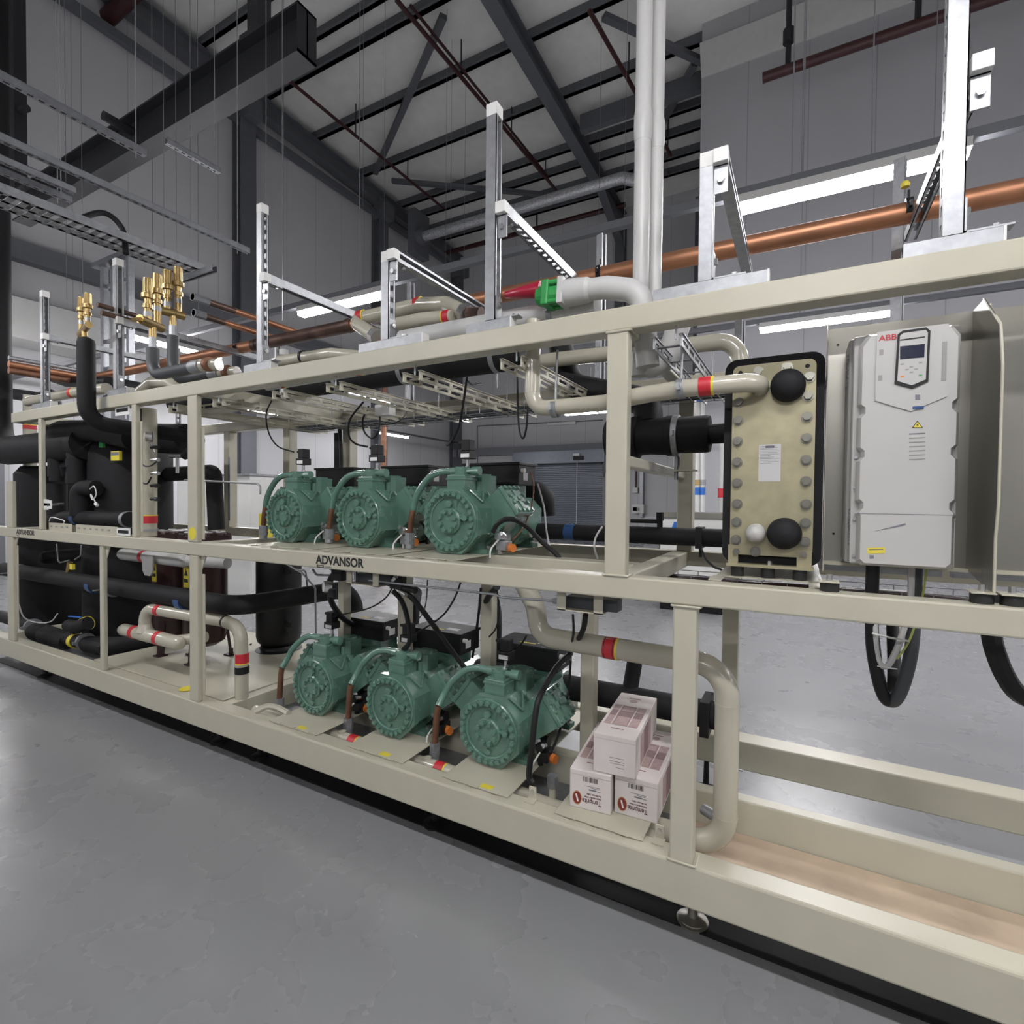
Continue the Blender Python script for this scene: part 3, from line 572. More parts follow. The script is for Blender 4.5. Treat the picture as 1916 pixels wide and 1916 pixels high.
# ladder-like perforated trays that cross the rack under the top beam
def cross_tray(x, label, z=2.02, y0=1.80, y1=2.95, m='frame'):
    t = thing('cross_tray', label, 'cable support', (x, 1.8, z), 'perforated channel trays under the top beam')
    b = B()
    for sx in (-.045, .045):
        b.box(x+sx-.003, x+sx+.003, y0, y1, z, z+.013).box(x+sx-.003, x+sx+.003, y0, y1, z+.028, z+.042).box(x+sx-.008, x+sx+.008, y0, y1, z+.040, z+.043)
        n = int((y1-y0)/.105)
        for i in range(n+1): yy = y0+i*(y1-y0-.02)/n; b.box(x+sx-.003, x+sx+.003, yy, yy+.02, z+.013, z+.028)
    b.make('side_rails', m, t)
    b = B()
    for i in range(6): yy = y0+.05+i*(y1-y0-.12)/5; b.box(x-.05, x+.05, yy, yy+.022, z+.018, z+.021)
    b.make('rung_lattice', m, t)
    for y in (1.79, 2.6): B().cyl((x+.03, y, z+.02), (x+.03, y, 2.166 if y < 1.8 else 2.2), .004, n=6).make('hanger_rod', 'galv', t)
    return t
for x, l in ((-.40, 'bright galvanised channel tray just left of the plate heat exchanger'), (-1.0, 'channel tray right of the vertical beige pipe bend'), (-1.5, 'channel tray over the third upper compressor'), (-1.98, 'channel tray over the second upper compressor'), (-2.38, 'channel tray over the first upper compressor'), (-2.9, 'channel tray beside the middle post of the top frame'), (-3.35, 'channel tray left of the middle post')):
    cross_tray(x, l, m='galv' if x == -.40 else 'frame')
t = thing('long_tray', 'slotted channel tray running along under the top beam behind the middle posts', 'cable support', (-3, 1.9, 2.05)); b = B()
for y in (1.93, 2.03):
    b.box(-3.35, -2.85, y-.002, y+.002, 2.04, 2.05).box(-3.35, -2.85, y-.002, y+.002, 2.068, 2.078)
    for i in range(6): b.box(-3.35+i*.097, -3.335+i*.097, y-.002, y+.002, 2.05, 2.068)
b.box(-3.35, -2.85, 1.93, 2.03, 2.038, 2.04).make('channel', 'frame', t)
# wire basket trays
def basket(x0, x1, y0, y1, z, name, label, m='galv', h=.055, n=None):
    t = thing(name, label, 'cable basket', (x0, y0, z), 'wire basket trays'); b = B(); r = .0022
    for y in (y0, y0+(y1-y0)/3, y0+2*(y1-y0)/3, y1): b.cyl((x0, y, z), (x1, y, z), r, n=6)
    for y in (y0, y1): b.cyl((x0, y, z+h), (x1, y, z+h), r, n=6)
    k = int((x1-x0)/.1)
    for i in range(k+1): x = x0+.01+i*.1; b.tube([(x, y0, z+h), (x, y0, z), (x, y1, z), (x, y1, z+h)], r, 0, 5)
    b.make('basket', m, t); b = B(); rnd = random.Random(3)
    for j in range(7): y = y0+.02+j*(y1-y0-.04)/6; b.curve([(x0+.03+i*(x1-x0-.06)/8, y+rnd.uniform(-.008, .008), z+.012+rnd.uniform(0, .008)) for i in range(9)], .007, 6, 3)
    b.make('cables', 'conduit', t); return t
basket(-3.4, 1.6, 2.66, 2.84, 2.02, 'cable_basket', 'long wire cable basket along the back under the top frame')
basket(-1.25, 1.6, 2.55, 2.75, 1.10, 'cable_basket', 'wire cable basket under the middle beam behind the white drive', 'galvdark')
b = B(); b.curve([(-.62+i*.2, 2.64+.02*math.sin(i*2), 1.13+.008*math.sin(i*3)) for i in range(11)], .016, 8, 4); single(b, 'red_brown_cable', 'vessel', 'dark red cable lying in the basket below the heat exchanger', 'cable')
# ------------------------------------------------------------------ compressors
def octa(h, c, wz=None):
    """octagon of half width h with corners cut by c"""
    k = wz or h
    return [(-h+c, -k), (h-c, -k), (h, -k+c), (h, k-c), (h-c, k), (-h+c, k), (-h, k-c), (-h, -k+c)]
def compressor(loc, label, group, upper):
    t = thing('compressor', label, 'compressor', loc, group); X, Y0, Z0 = loc
    P = lambda x, y, z: V((X+x, Y0+y, Z0+z)); ex, ez = V((1, 0, 0)), V((0, 0, 1)); zc = .155
    b = B(); b.prism(octa(.152, .088), P(0, .004, zc), ex, ez, (0, .03, 0)); b.prism(octa(.146, .085), P(0, .034, zc), ex, ez, (0, .13, 0))
    b.prism(octa(.158, .075, .145), P(0, .16, zc), ex, ez, (0, .26, 0))
    b.prism(octa(.172, .06, .125), P(0, .40, zc-.01), ex, ez, (0, .23, 0)); b.prism(octa(.15, .06, .11), P(0, .63, zc-.01), ex, ez, (0, .02, 0))
    for sg in (-1, 1):                                                    # cylinder banks in a V
        n = V((sg*.8, 0, .6)); c0 = P(sg*.08, .21, zc-.02); b.bar(c0, c0+n*.185, .16, .145, up=V((0, 1, 0)))
        b.tube([P(sg*.07, .06, zc+.145), P(sg*.128, .085, zc+.09), P(sg*.09, .15, zc+.142)], .006, .004, 8)   # cast ribs
        b.tube([P(sg*.11, .15, zc+.14), P(sg*.155, .165, zc+.07)], .006, 0, 8)
    b.box(X-.15, X+.15, Y0+.09, Y0+.17, Z0+.0, Z0+.022); b.box(X-.10, X+.10, Y0+.09, Y0+.16, Z0+.02, Z0+.08)
    b.box(X-.17, X+.17, Y0+.52, Y0+.59, Z0, Z0+.022); b.prism([(-.16, 0), (.16, 0), (.10, .09), (-.10, .09)], P(0, .53, .02), ex, ez, (0, .05, 0))
    b.make('housing', 'green', t)
    for x, y in ((.135, .13), (.155, .555), (-.135, .13)): B().hexa(P(x, y, .022), ez, .012, .014).make('mounting_bolt', 'chrome', t)
    # bearing cover with its ring of bolts
    pr = [(.146, .012), (.146, -.006), (.142, -.010), (.113, -.010), (.108, -.006), (.104, .010), (.092, .022), (.066, .024), (.063, -.012), (.057, -.018), (.0, -.018)]
    cov = B().lathe(P(0, .004, zc), (0, 1, 0), pr, 48).prism([(-.034, .055), (.034, .055), (.044, .098), (-.044, .098)], P(0, .002, zc), ex, ez, (0, .012, 0)).tube([P(.058, -.004, zc+.012), P(.098, -.008, zc+.016)], .008, 0, 10).cyl(P(.09, -.018, zc+.015), P(.09, .004, zc+.015), .013).make('bearing_cover', 'green', t)
    bolts = []
    def bolt(par, p, d, r=.0112, h=.012):
        if not bolts:
            o = B().hexa(p, d, r, h).cyl(V(p)-V(d)*.0005, V(p)+V(d)*.002, r*1.25, n=12).make('bolt', 'green', par); bolts.append((o, V(p)))
        else:
            o = bolts[0][0].copy(); COL.objects.link(o); o.parent = par; o.location = V(p)-bolts[0][1]
        return o
    for i in range(26): a = 2*PI*i/26+.1; bolt(cov, P(.1285*math.cos(a), -.009, zc+.1285*math.sin(a)), (0, -1, 0))
    for i in range(8): a = 2*PI*i/8+.39; bolt(cov, P(.046*math.cos(a), -.016, zc+.045*math.sin(a)), (0, -1, 0))
    B().hexa(P(0, -.002, zc+.08), (0, -1, 0), .018, .014).make('oil_plug', 'green', cov); B().cyl(P(0, .004, zc-.088), P(0, -.008, zc-.088), .014).make('drain_plug', 'green', cov)
    # cylinder heads
    for sg in (-1, 1):
        n = V((sg*.8, 0, .6)); c1 = P(sg*.08, .21, zc-.02)+n*.185
        hd = B().bar(c1, c1+n*.024, .165, .155, up=V((0, 1, 0)), bev=.006).make('cylinder_head', 'green', t); tt = V((n.z, 0, -n.x))
        cc = c1+n*.024; k = None
        B().bar(cc, cc+n*.007, .03, .10, up=V((0, 1, 0))).bar(cc, cc+n*.007, .10, .03, up=V((0, 1, 0))).make('head_rib', 'green', hd)
        for u, v in [(-.066, q) for q in (-.066, -.022, .022, .066)]+[(.066, q) for q in (-.066, -.022, .022, .066)]+[(q, s_) for q in (-.022, .022) for s_ in (-.068, .068)]+[(0, 0)]:
            p = cc+tt*u+V((0, v, 0))
            if k is None: k = B().hexa(p, n, .0095, .011).make('bolt', 'green', hd); k0 = p
            else: o = k.copy(); COL.objects.link(o); o.parent = hd; o.location = p-k0
    # suction and discharge valves on top
    b = B(); b.box(X-.052, X+.052, Y0+.045, Y0+.145, Z0+.27, Z0+.372, .004); b.box(X-.056, X+.056, Y0+.042, Y0+.148, Z0+.35, Z0+.358); b.cyl(P(0, .095, .372), P(0, .095, .412), .036).box(X-.04, X+.04, Y0+.055, Y0+.135, Z0+.372, Z0+.378)
    b.tube([P(-.02, .095, .392), P(-.06, .095, .392)], .02, 0, 14); b.cyl(P(.02, .095, .392), P(.085, .10, .392), .014); b.cyl(P(.06, .099, .392), P(.10, .101, .392), .022)
    b.make('discharge_valve', 'green', t)
    for dx in (-.042, .042): B().hexa(P(dx, .055, .358), ez, .010, .016).make('valve_bolt', 'green', t)
    b = B(); b.prism(octa(.062, .02, .062), P(.03, .225, .29), ex, V((0, 1, 0)), (0, 0, .085)); b.cyl(P(.03, .225, .375), P(.03, .225, .383), .05); b.cyl(P(.055, .165, .29), P(.055, .165, .345), .016); b.make('suction_valve', 'green', t)
    # terminal box
    tb = B().box(X-.175, X+.165, Y0+.37, Y0+.56, Z0+.335, Z0+.445, .004).make('terminal_box', 'black', t)
    B().box(X-.182, X+.172, Y0+.362, Y0+.568, Z0+.438, Z0+.452, .002).make('box_lid', 'black', tb)
    B().box(X+.03, X+.11, Y0+.42, Y0+.46, Z0+.452, Z0+.4526).make('box_label', 'white', tb); B().box(X-.06, X+.03, Y0+.40, Y0+.415, Z0+.452, Z0+.4526).make('warning_label', 'yellow', tb)
    B().box(X+.165, X+.166, Y0+.42, Y0+.47, Z0+.36, Z0+.40).make('side_label', 'white', tb)
    B().cyl(P(.165, .40, .41), P(.185, .40, .41), .012).make('cable_gland', 'white', tb)
    B().box(X-.12, X+.12, Y0+.40, Y0+.54, Z0+.26, Z0+.34).make('box_base', 'green', t)
    # stickers on the motor side
    s = B().cyl(P(.1722, .50, .20), P(.1730, .50, .20), .027, n=24).make('arrow_sticker', 'white', t); B().prism([(-.012, -.004), (.0, .014), (.012, -.004), (.004, -.004), (.004, -.016), (-.004, -.016), (-.004, -.004)], P(.1731, .50, .20), (0, 1, 0), ez, (.0004, 0, 0)).make('arrow', 'black', s)
    B().prism([(0, 0), (.022, 0), (.011, .02)], P(.1726, .44, .18), (0, 1, 0), ez, (.0004, 0, 0)).make('warning_sticker', 'yellow', t)
    pl = B().box(X+.1585, X+.1592, Y0+.20, Y0+.29, Z0+.09, Z0+.13).make('name_plate', 'white', t); B().box(X+.1590, X+.1596, Y0+.26, Y0+.28, Z0+.095, Z0+.125).make('plate_code', 'inkgrey', pl)
    # pressure sensor
    B().cyl(P(.02, .115, .405), P(.02, .115, .455), .008).cyl(P(.02, .115, .405), P(.02, .115, .418), .013, n=6).make('sensor_stem', 'chrome', t)
    sn = B().box(X-.012, X+.052, Y0+.085, Y0+.145, Z0+.452, Z0+.49, .003).box(X-.002, X+.046, Y0+.09, Y0+.14, Z0+.49, Z0+.545, .004).cyl(P(-.03, .115, .53), P(0, .115, .53), .008).make('pressure_sensor', 'black', t)
    B().box(X+.0, X+.048, Y0+.0842, Y0+.085, Z0+.457, Z0+.476).make('sensor_label', 'white', sn)
    # oil level regulator low on the right side
    rm = 'galv' if upper else 'black'
    b = B().cyl(P(.15, .19, .075), P(.205, .19, .075), .030).box(X+.17, X+.225, Y0+.15, Y0+.20, Z0+.01, Z0+.06, .004).cyl(P(.20, .16, .08), P(.20, .10, .085), .017).cyl(P(.195, .13, .0), P(.195, .13, .06), .012); rg = b.make('oil_regulator', 'chrome' if upper else 'black', t)
    B().box(X+.185, X+.235, Y0+.11, Y0+.15, Z0+.02, Z0+.065, .004).make('solenoid_coil', rm, rg); B().cyl(P(.225, .16, .03), P(.258, .15, .03), .020).make('orange_cap', 'orange', rg)
    b = B().curve([P(.205, .10, .07), P(.19, .06, .03), P(.19, .05, -.01)], .004, 6).make('capillary', 'white', rg)
    for q in ((.18, .14, .10), (.215, .135, .09)): B().hexa(P(*q), (0, -1, .3), .011, .03).make('fitting', 'chrome', rg)
    return t
UP = [(-2.59, 2.0, 1.2475), (-2.012, 2.0, 1.2475), (-1.43, 2.0, 1.2475)]; LO = [(-2.30, 1.955, .326), (-1.752, 1.955, .326), (-1.183, 1.955, .326)]
nm = ('first', 'middle', 'third')
def dis(loc, i, upper):
    X, Y0, Z0 = loc; P = lambda x, z, y=.095: V((X+x, Y0+y, Z0+z)); row = 'upper' if upper else 'lower'
    t = thing('discharge_pipe', ['farthest left', 'middle', 'nearest, right-hand'][i]+' green and copper bent pipe of the '+row+' compressor row', 'pipe', P(-.05, .392), row+' discharge pipes')
    dy = .095-.06*(not upper); low = .085 if upper else .02
    full = [P(-.055, .392), P(-.185, .39), P(-.262, .27, (.095+dy)/2), P(-.298, .20, dy)]
    B().curve([P(-.05, .392), P(-.12, .391), P(-.19, .368, .095+dy*.0), P(-.25, .31, (.095*2+dy)/3), P(-.285, .25, (.095+dy)/2), P(-.298, .20, dy)], .0168, 16).make('green_section', 'greenpipe', t)
    B().tube([P(-.298, .20, dy), P(-.308, .155, dy), P(-.318, low, dy)], .0158, .1, 16).make('copper_section', 'copperdull', t)
    b = B().cyl(P(-.318, low-.002, dy), P(-.318, low-.036, dy), .026, n=6).cyl(P(-.318, low-.036, dy), P(-.318, low-.082, dy), .0225).cyl(P(-.318, low-.04, dy), P(-.318, low-.06, dy), .027, n=6); b.make('screw_coupling', 'galv', t)
    return t
protoU = compressor(UP[0], 'green compressor in the upper row, farthest left of its row', 'upper compressors', True)
for i in (1, 2): copy_thing(protoU, UP[i], ('', 'green compressor in the middle of the upper row', 'green compressor at the right end of the upper row, nearest the beige post')[i])
protoL = compressor(LO[0], 'green compressor in the lower row, farthest left of its row', 'lower compressors', False)
for i in (1, 2): copy_thing(protoL, LO[i], ('', 'green compressor in the middle of the lower row', 'green compressor at the right end of the lower row, beside the cartons')[i])
for u in (True, False):
    for i in range(3): dis((UP if u else LO)[i], i, u)
# oil header pipe seen between the cover plates
t = pipe('header_pipe', 'beige pipe lying under the cover plates with red tape in the gaps', [(-2.75, 1.93, .262), (-.95, 1.93, .262)], .034, 'beige')
for x in (-1.965, -1.42): tapes(t, (x, 1.93, .262), (1, 0, 0), .034, .05)
for x in (-2.05, -1.5): B().cyl((x, 1.93, .262), (x, 1.93, .30), .02).make('branch', 'beige', t)
t = thing('capped_stub', 'short grey capped pipe stub standing beside the left lower carton', 'pipe stub', (-.82, 1.93, .184)); a = PZ(1034, 1480, .3)
B().cyl((a.x, a.y, .184), (a.x, a.y, .335), .016).make('stub', 'beige', t); B().cyl((a.x, a.y, .32), (a.x, a.y, .365), .024, n=8).make('cap', 'galv', t)
single(B().tube([(-1.0, 1.93, .25), (-.60, 1.93, .25), (-.42, 1.93, .25)], .036, .05), 'oil_header', 'beige', 'beige pipe end under the cover plate below the cartons', 'pipe')
b = B().curve([PZ(478, 1331, .33), PZ(500, 1322, .35), PZ(520, 1325, .34), PZ(540, 1335, .33)], .018); single(b, 'flange_piece', 'beige', 'beige curved flange piece lying by the first lower discharge pipe', 'fitting')

# ------------------------------------------------------------------ vessels
def oil_vessel(x, y, label, legs=True):
    t = thing('oil_vessel', label, 'vessel', (x, y, .323), 'dark red oil vessels'); r = .145
    B().lathe((x, y, .323), (0, 0, 1), [(.02, .09), (.08, .10), (.125, .13), (r, .18), (r, .86), (r, .875), (r*.9, .89), (.01, .892)], 40).make('shell', 'vessel', t)
    B().lathe((x, y, .323), (0, 0, 1), [(.172, .868), (.172, .905), (.14, .907), (.135, .925), (0, .927)], 40).make('flange', 'vessel', t)
    for i in range(16): a = 2*PI*i/16; B().hexa((x+.158*math.cos(a), y+.158*math.sin(a), 1.228), (0, 0, 1), .0125, .012).make('flange_bolt', 'vessel', t)
    for i in range(8): a = 2*PI*i/8+.2; p = V((x+.115*math.cos(a), y+.115*math.sin(a), 1.2502)); B().bar(p, p+V((-.05*math.sin(a), .05*math.cos(a), 0)), .03, .003).make('flange_mark', 'white', t)
    for i in range(3):
        a = -PI/2+.5+2*PI*i/3; p = V((x+.135*math.cos(a), y+.135*math.sin(a), .323)); q = p+V((math.cos(a)*.03, math.sin(a)*.03, 0))
        B().bar(p+V((0, 0, .25)), q+V((0, 0, .01)), .045, .02, up=V((math.cos(a), math.sin(a), 0))).box(q.x-.035, q.x+.035, q.y-.035, q.y+.035, .323, .333).cyl(q+V((0, 0, .0)), q+V((0, 0, .05)), .016, n=8).make('leg', 'vessel', t)
    return t
v1 = oil_vessel(-4.21, 2.27, 'left of the two dark red vessels on legs behind the beige capsule header')
v2 = copy_thing(v1, (-3.81, 2.27, .323), 'right of the two dark red vessels, beside the middle lower post')
for i, (px, py) in enumerate(((288, 1070), (348, 1080))):
    p = PY(px, py, 2.05 if i == 0 else 2.0); t = thing('warning_tag', ('yellow warning tag hanging below the grey capsule, left one', 'yellow warning tag half hidden by the middle lower post')[i], 'tag', p)
    B().box(p.x-.03, p.x+.03, p.y, p.y+.002, p.z-.07, p.z+.07).make('plate', 'yellow', t)
    B().prism([(-.022, 0), (.022, 0), (0, .045)], p+V((0, -.001, .01)), (1, 0, 0), (0, 0, 1), (0, .001, 0)).make('symbol', 'ink', t); B().box(p.x-.022, p.x+.022, p.y-.001, p.y, p.z-.035, p.z-.012).make('line', 'ink', t)
    B().cyl(p+V((0, .001, .07)), p+V((0, .001, .11)), .002, n=6).make('string', 'white', t)
t = thing('accumulator', 'black cylinder standing on the deck between red vessels and lower compressors', 'vessel', (-3.45, 2.68, .31))
B().lathe((-3.56, 2.70, .306), (0, 0, 1), [(.02, .05), (.12, .055), (.155, .09), (.165, .13), (.165, .80), (.15, .86), (.10, .885), (.0, .89)], 36).make('shell', 'black', t)
B().lathe((-3.56, 2.70, .306), (0, 0, 1), [(.17, 0), (.17, .02), (.14, .03), (.13, .055), (0, .055)], 24).make('base_ring', 'black', t)
for z, dx in ((.95, .17), (.72, .17), (.55, .17), (.48, .14)): B().cyl((-3.56+dx-.03, 2.66, z), (-3.56+dx+.05, 2.62, z), .018).make('sight_valve', 'black', t)
B().cyl((-3.56, 2.55, 1.06), (-3.54, 2.50, 1.06), .025).make('valve_fitting', 'galv', t)
# tall insulated liquid receiver and its pipes in the left bay
t = thing('insulated_receiver', 'huge black insulated vessel filling the left bay behind the pipes', 'vessel', (-5.05, 2.50, .246))
B().lathe((-5.0, 2.33, .246), (0, 0, 1), [(.05, 0), (.29, .02), (.318, .07), (.318, 1.60), (.28, 1.70), (.16, 1.745), (.0, 1.75)], 44).make('jacket', 'insul', t)
p = PY(215, 853, 1.99); B().box(p.x-.06, p.x+.06, p.y, p.y+.02, p.z-.035, p.z+.035).make('label_plate', 'yellow', t); B().box(p.x-.055, p.x+.055, p.y-.001, p.y, p.z+.003, p.z+.028).make('label_print', 'inkgrey', t)
p = PY(188, 826, 2.02); B().box(p.x-.025, p.x+.025, p.y, p.y+.02, p.z, p.z+.04).make('label_plate', 'yellow', t); B().box(p.x-.022, p.x+.03, p.y, p.y+.02, p.z-.045, p.z).make('green_label', 'bluebright' if 0 else 'valvegreen', t)
t = thing('liquid_receiver', 'black insulated vessel low behind the front suction pipe', 'vessel', (-5.6, 2.6, .25))
B().lathe((-6.38, 2.3, .26), (0, 0, 1), [(.05, 0), (.24, .02), (.27, .07), (.27, 1.45), (.22, 1.52), (0, 1.54)], 36).make('jacket', 'insul', t)
# ------------------------------------------------------------------ pipes in and above the rack
t = pipe('suction_main', 'thick black insulated pipe at the left picture edge, coming down and turning into the rack', [(-6.80, 2.02, 6.5), (-6.80, 2.02, 1.92), (-4.95, 2.02, 1.92)], .13, 'insul', .3)
t = pipe('suction_riser', 'black insulated riser standing in front of the top beam, topped by the small brass valve', [(-4.085, 1.66, 2.50), (-4.085, 1.66, 1.985), (-4.05, 2.3, 1.96)], .050, 'insul', .12)
B().lathe((-4.085, 1.66, 2.49), (0, 0, 1), [(.050, 0), (.045, .03), (.02, .045), (0, .046)]).make('end_cap', 'insul', t)
t = pipe('suction_header', 'black insulated pipe running along low in the left bay, bending back behind the lower compressors', [(-6.3, 1.93, .835), (-2.915, 1.93, .855), (-2.80, 2.75, .865), (-2.80, 2.75, .42)], .060, 'insul', .17)
for x in (PY(38, 1075, 1.93).x, PY(213, 1105, 1.93).x):
    clamp(t, (x, 1.93, .835), (1, 0, 0), .060, rod=(x, 1.80, .835))
for x in (PY(178, 1095, 1.93).x, PY(346, 1127, 1.93).x): band(t, (x, 1.93, .835), (1, 0, 0), .060, .06, 'blue', 'blue_tape')
c = V((-3.82, 1.88, .573))
t = thing('capsule_header', 'beige capped pipe header with three red tapes in front of the red vessels', 'pipe', c)
def capsule(par, x0, x1, y, z, r, m='beige'):
    pr = [(0, 0), (r*.5, r*.13), (r*.86, r*.5), (r, r), (r, x1-x0-r), (r*.86, x1-x0-r*.5), (r*.5, x1-x0-r*.13), (0, x1-x0)]
    return B().lathe((x0, y, z), (1, 0, 0), pr, 28).make('capsule', m, par)
capsule(t, -4.15, -3.40, 1.88, .575, .043)
B().tube([(-3.84, 1.88, .575), (-3.84, 1.88, .755), (-3.05, 1.93, .752)], .036, .085).make('riser', 'beige', t)
B().lathe((-3.84, 1.88, .60), (0, 0, 1), [(.055, 0), (.042, .03), (.037, .05)], 24).make('saddle', 'beige', t)
for x in (-3.96, -3.66): band(t, (x, 1.88, .575), (1, 0, 0), .043, .045)
band(t, (-3.68, 1.888, .754), (1, 0, 0), .036, .04)
B().tube([(-3.52, 1.90, .575), (-3.35, 2.0, .60)], .034, 0).make('branch', 'beige', t)
t = pipe('drop_pipe', 'beige pipe bending down beside the middle lower post, with red tape and a black sleeve', [(-3.05, 1.93, .752), (-2.885, 1.93, .735), (-2.875, 1.93, .20)], .037, 'beige', .10)
tapes(t, (-2.875, 1.93, .555), (0, 0, -1), .037, .055); band(t, (-2.876, 1.93, .485), (0, 0, 1), .039, .04, 'black', 'black_sleeve'); band(t, (-3.03, 1.93, .751), (1, 0, 0), .038, .012, 'black', 'clip_ring'); band(t, (-2.885, 1.93, .66), (0, 0, 1), .037, .006, 'beige', 'weld_seam')
t = thing('grey_capsule', 'light grey capsule header hanging under the middle beam at left', 'pipe', (-3.9, 1.97, 1.05)); capsule(t, -4.35, -3.50, 1.97, 1.083, .042, 'lightgrey')
band(t, (-4.02, 1.97, 1.083), (1, 0, 0), .042, .04); B().prism([(-.07, .05), (.07, .05), (.06, -.06), (.03, -.09), (-.03, -.09), (-.06, -.06)], (-3.85, 1.90, 1.06), (1, 0, 0), (0, 0, 1), (0, .01, 0)).make('bracket_plate', 'lightgrey', t)
B().cyl((-3.55, 1.98, 1.083), (-3.2, 2.05, 1.083), .036).make('branch', 'lightgrey', t)
# right beige loop
pt = lambda x, y: PY(x, y, 2.0)
a, c = pt(1140, 1213), pt(1257, 1229); z = (a.z+c.z)/2
t = pipe('discharge_loop', 'beige pipe dropping from the middle beam, running right and down behind the right lower post', [(-1.08, 2.02, 1.19), (-.985, 2.01, 1.05), (-.96, 2.0, z+.005), (-.213, 2.0, z-.004), (-.213, 2.0, .255), (-.50, 2.0, .255)], .042, 'beige', .115)
for zz in (.78, .375): band(t, (-.213, 2.0, zz), (0, 0, 1), .042, .008, 'beige', 'weld_seam')
tapes(t, (-.645, 2.0, z), (1, 0, 0), .042, .05); B().cyl((-.245, 2.05, .33), (-.30, 2.08, .335), .02).make('drain_plug', 'galv', t)
for i in (-1, 1): band(t, (-.645+i*.018, 2.0, z), (1, 0, 0), .0424, .003, 'ink', 'tape_print')
# black pipes of the heat exchanger
t = pipe('black_pipe', 'black insulated pipe running level behind the right upper post to the heat exchanger', [(-1.35, 2.6, 1.335), (-.20, 2.6, 1.335)], .043, 'insul', 0)
band(t, (-1.07, 2.6, 1.335), (1, 0, 0), .043, .055, 'blue', 'blue_tape'); B().box(-.425, -.395, 2.55, 2.65, 1.285, 1.385).cyl((-.41, 2.62, 1.24), (-.41, 2.62, 1.29), .008).make('pipe_clamp', 'black', t)
B().cyl((-.60, 2.6, 1.375), (-.60, 2.6, 1.44), .014).cyl((-.60, 2.6, 1.41), (-.60, 2.6, 1.45), .019, n=8).cyl((-.74, 2.58, 1.405), (-.6, 2.6, 1.405), .010).make('service_valve', 'black', t)
t = thing('insulated_valve', 'fat black insulated pipe with galvanised clamp and blue end, left of heat exchanger', 'pipe', (-.75, 2.4, 1.8))
B().lathe((-.80, 2.4, 1.798), (1, 0, 0), [(.0, 0), (.088, 0), (.092, .11), (.096, .12), (.098, .145), (.084, .15), (.081, .20), (.086, .27), (.090, .275), (.090, .30), (.080, .31), (.081, .44), (.078, .455), (.04, .457)], 36).make('jacket', 'insul', t)
B().cyl((-.345, 2.4, 1.797), (-.27, 2.4, 1.797), .043).make('neck', 'insul', t); B().cyl((-.27, 2.4, 1.797), (-.19, 2.4, 1.797), .0425, n=24).make('blue_end', 'blue', t)
clamp(t, (-.485, 2.4, 1.797), (1, 0, 0), .088); B().cyl((-.485, 2.4, 1.72), (-.485, 2.4, 1.60), .009).cyl((-.485, 2.4, 1.66), (-.485, 2.4, 1.70), .014, n=6).make('clamp_foot', 'galv', t)
B().box(-.50, -.40, 2.36, 2.44, 1.638, 1.643).make('foot_plate', 'frame', t)
pipe('insulated_elbow', 'dark insulated pipe sweeping down behind the horizontal beige pipe', [PY(1048, 645, 2.6), PY(1068, 722, 2.6), PY(1213, 752, 2.5), PY(1213, 800, 2.42)], .066, 'insul', .13)
# beige gas pipe into the plate heat exchanger
gy = 1.875
P_ = [PY(996, 600, gy), PY(996, 766, gy), PY(1130, 754, gy), PY(1215, 737, gy), PY(1280, 727, gy), PY(1418, 714, gy)]; P_[0].x = P_[1].x; e = P_[-1]
t = pipe('gas_pipe', 'beige pipe running level past the right upper post into the heat exchanger front', P_+[V((e.x, 1.99, e.z))], .0305, 'beige', .065)
clamp(t, PY(1039, 765, gy), (1, 0, .0), .0305, rod=PY(1043, 655, gy)); clamp(t, PY(1274, 728, gy), (1, 0, .1), .0305, rod=PY(1277, 625, gy))
tapes(t, PY(1320, 723, gy), PY(1418, 714, gy)-PY(1280, 727, gy), .0312, .04)
for y in (735, 742): pass
band(t, PY(996, 735, gy), (0, 0, 1), .0305, .005, 'beige', 'weld_seam')
pipe('return_pipe', 'beige pipe high behind the right post, bending down behind the heat exchanger', [PY(990, 678, 2.5), PY(1384, 636, 2.5), V((PY(1384, 640, 2.5).x, 2.5, 1.93))], .037, 'beige', .09)
# grey hot gas header with the red and green valve
gz = 2.30
t = pipe('hot_gas_header', 'light grey header pipe lying along the top beam behind the strut stands', [(-1.72, 2.0, gz-.02), (-.72, 2.0, gz-.02)], .048, 'lightgrey', 0)
tapes(t, (-1.70, 2.0, gz-.02), (-1, 0, 0), .040, .03); clamp(t, (-.915, 2.0, gz-.02), (1, 0, 0), .048)
v = V((-.80, 1.915, 2.285))
t = thing('stop_valve', 'green stop valve with a red cone cap in the grey pipe over the right post', 'valve', v)
B().lathe(PY(945, 552, 1.915), (1, 0, -.05), [(0, 0), (.011, 0), (.014, .004), (.026, .10), (.033, .165), (.033, .17), (0, .17)], 28).make('red_cap', 'valvered', t)
g0 = PY(1008, 556, 1.915); ax = V((1, 0, -.05)).normalized()
b = B().cyl(g0, g0+ax*.035, .036, .046); b.bar(g0+ax*.03, g0+ax*.062, .098, .098, bev=.006); b.cyl(g0+ax*.06, g0+ax*.10, .04)
for sy in (-1, 1):
    for sz in (-1, 1): q = g0+V((0, sy*.036, sz*.036)); b.cyl(q+ax*.055, q+ax*.108, .010, n=10)
b.make('valve_bonnet', 'valvegreen', t)
b = B().bar(g0+ax*.10, g0+ax*.125, .102, .102, bev=.004); b.lathe(g0+ax*.12, ax, [(.0, 0), (.052, 0), (.052, .02), (.048, .09), (.041, .105), (.041, .17), (0, .17)], 28); b.make('valve_body', 'lightgrey', t)
e0 = g0+ax*.28
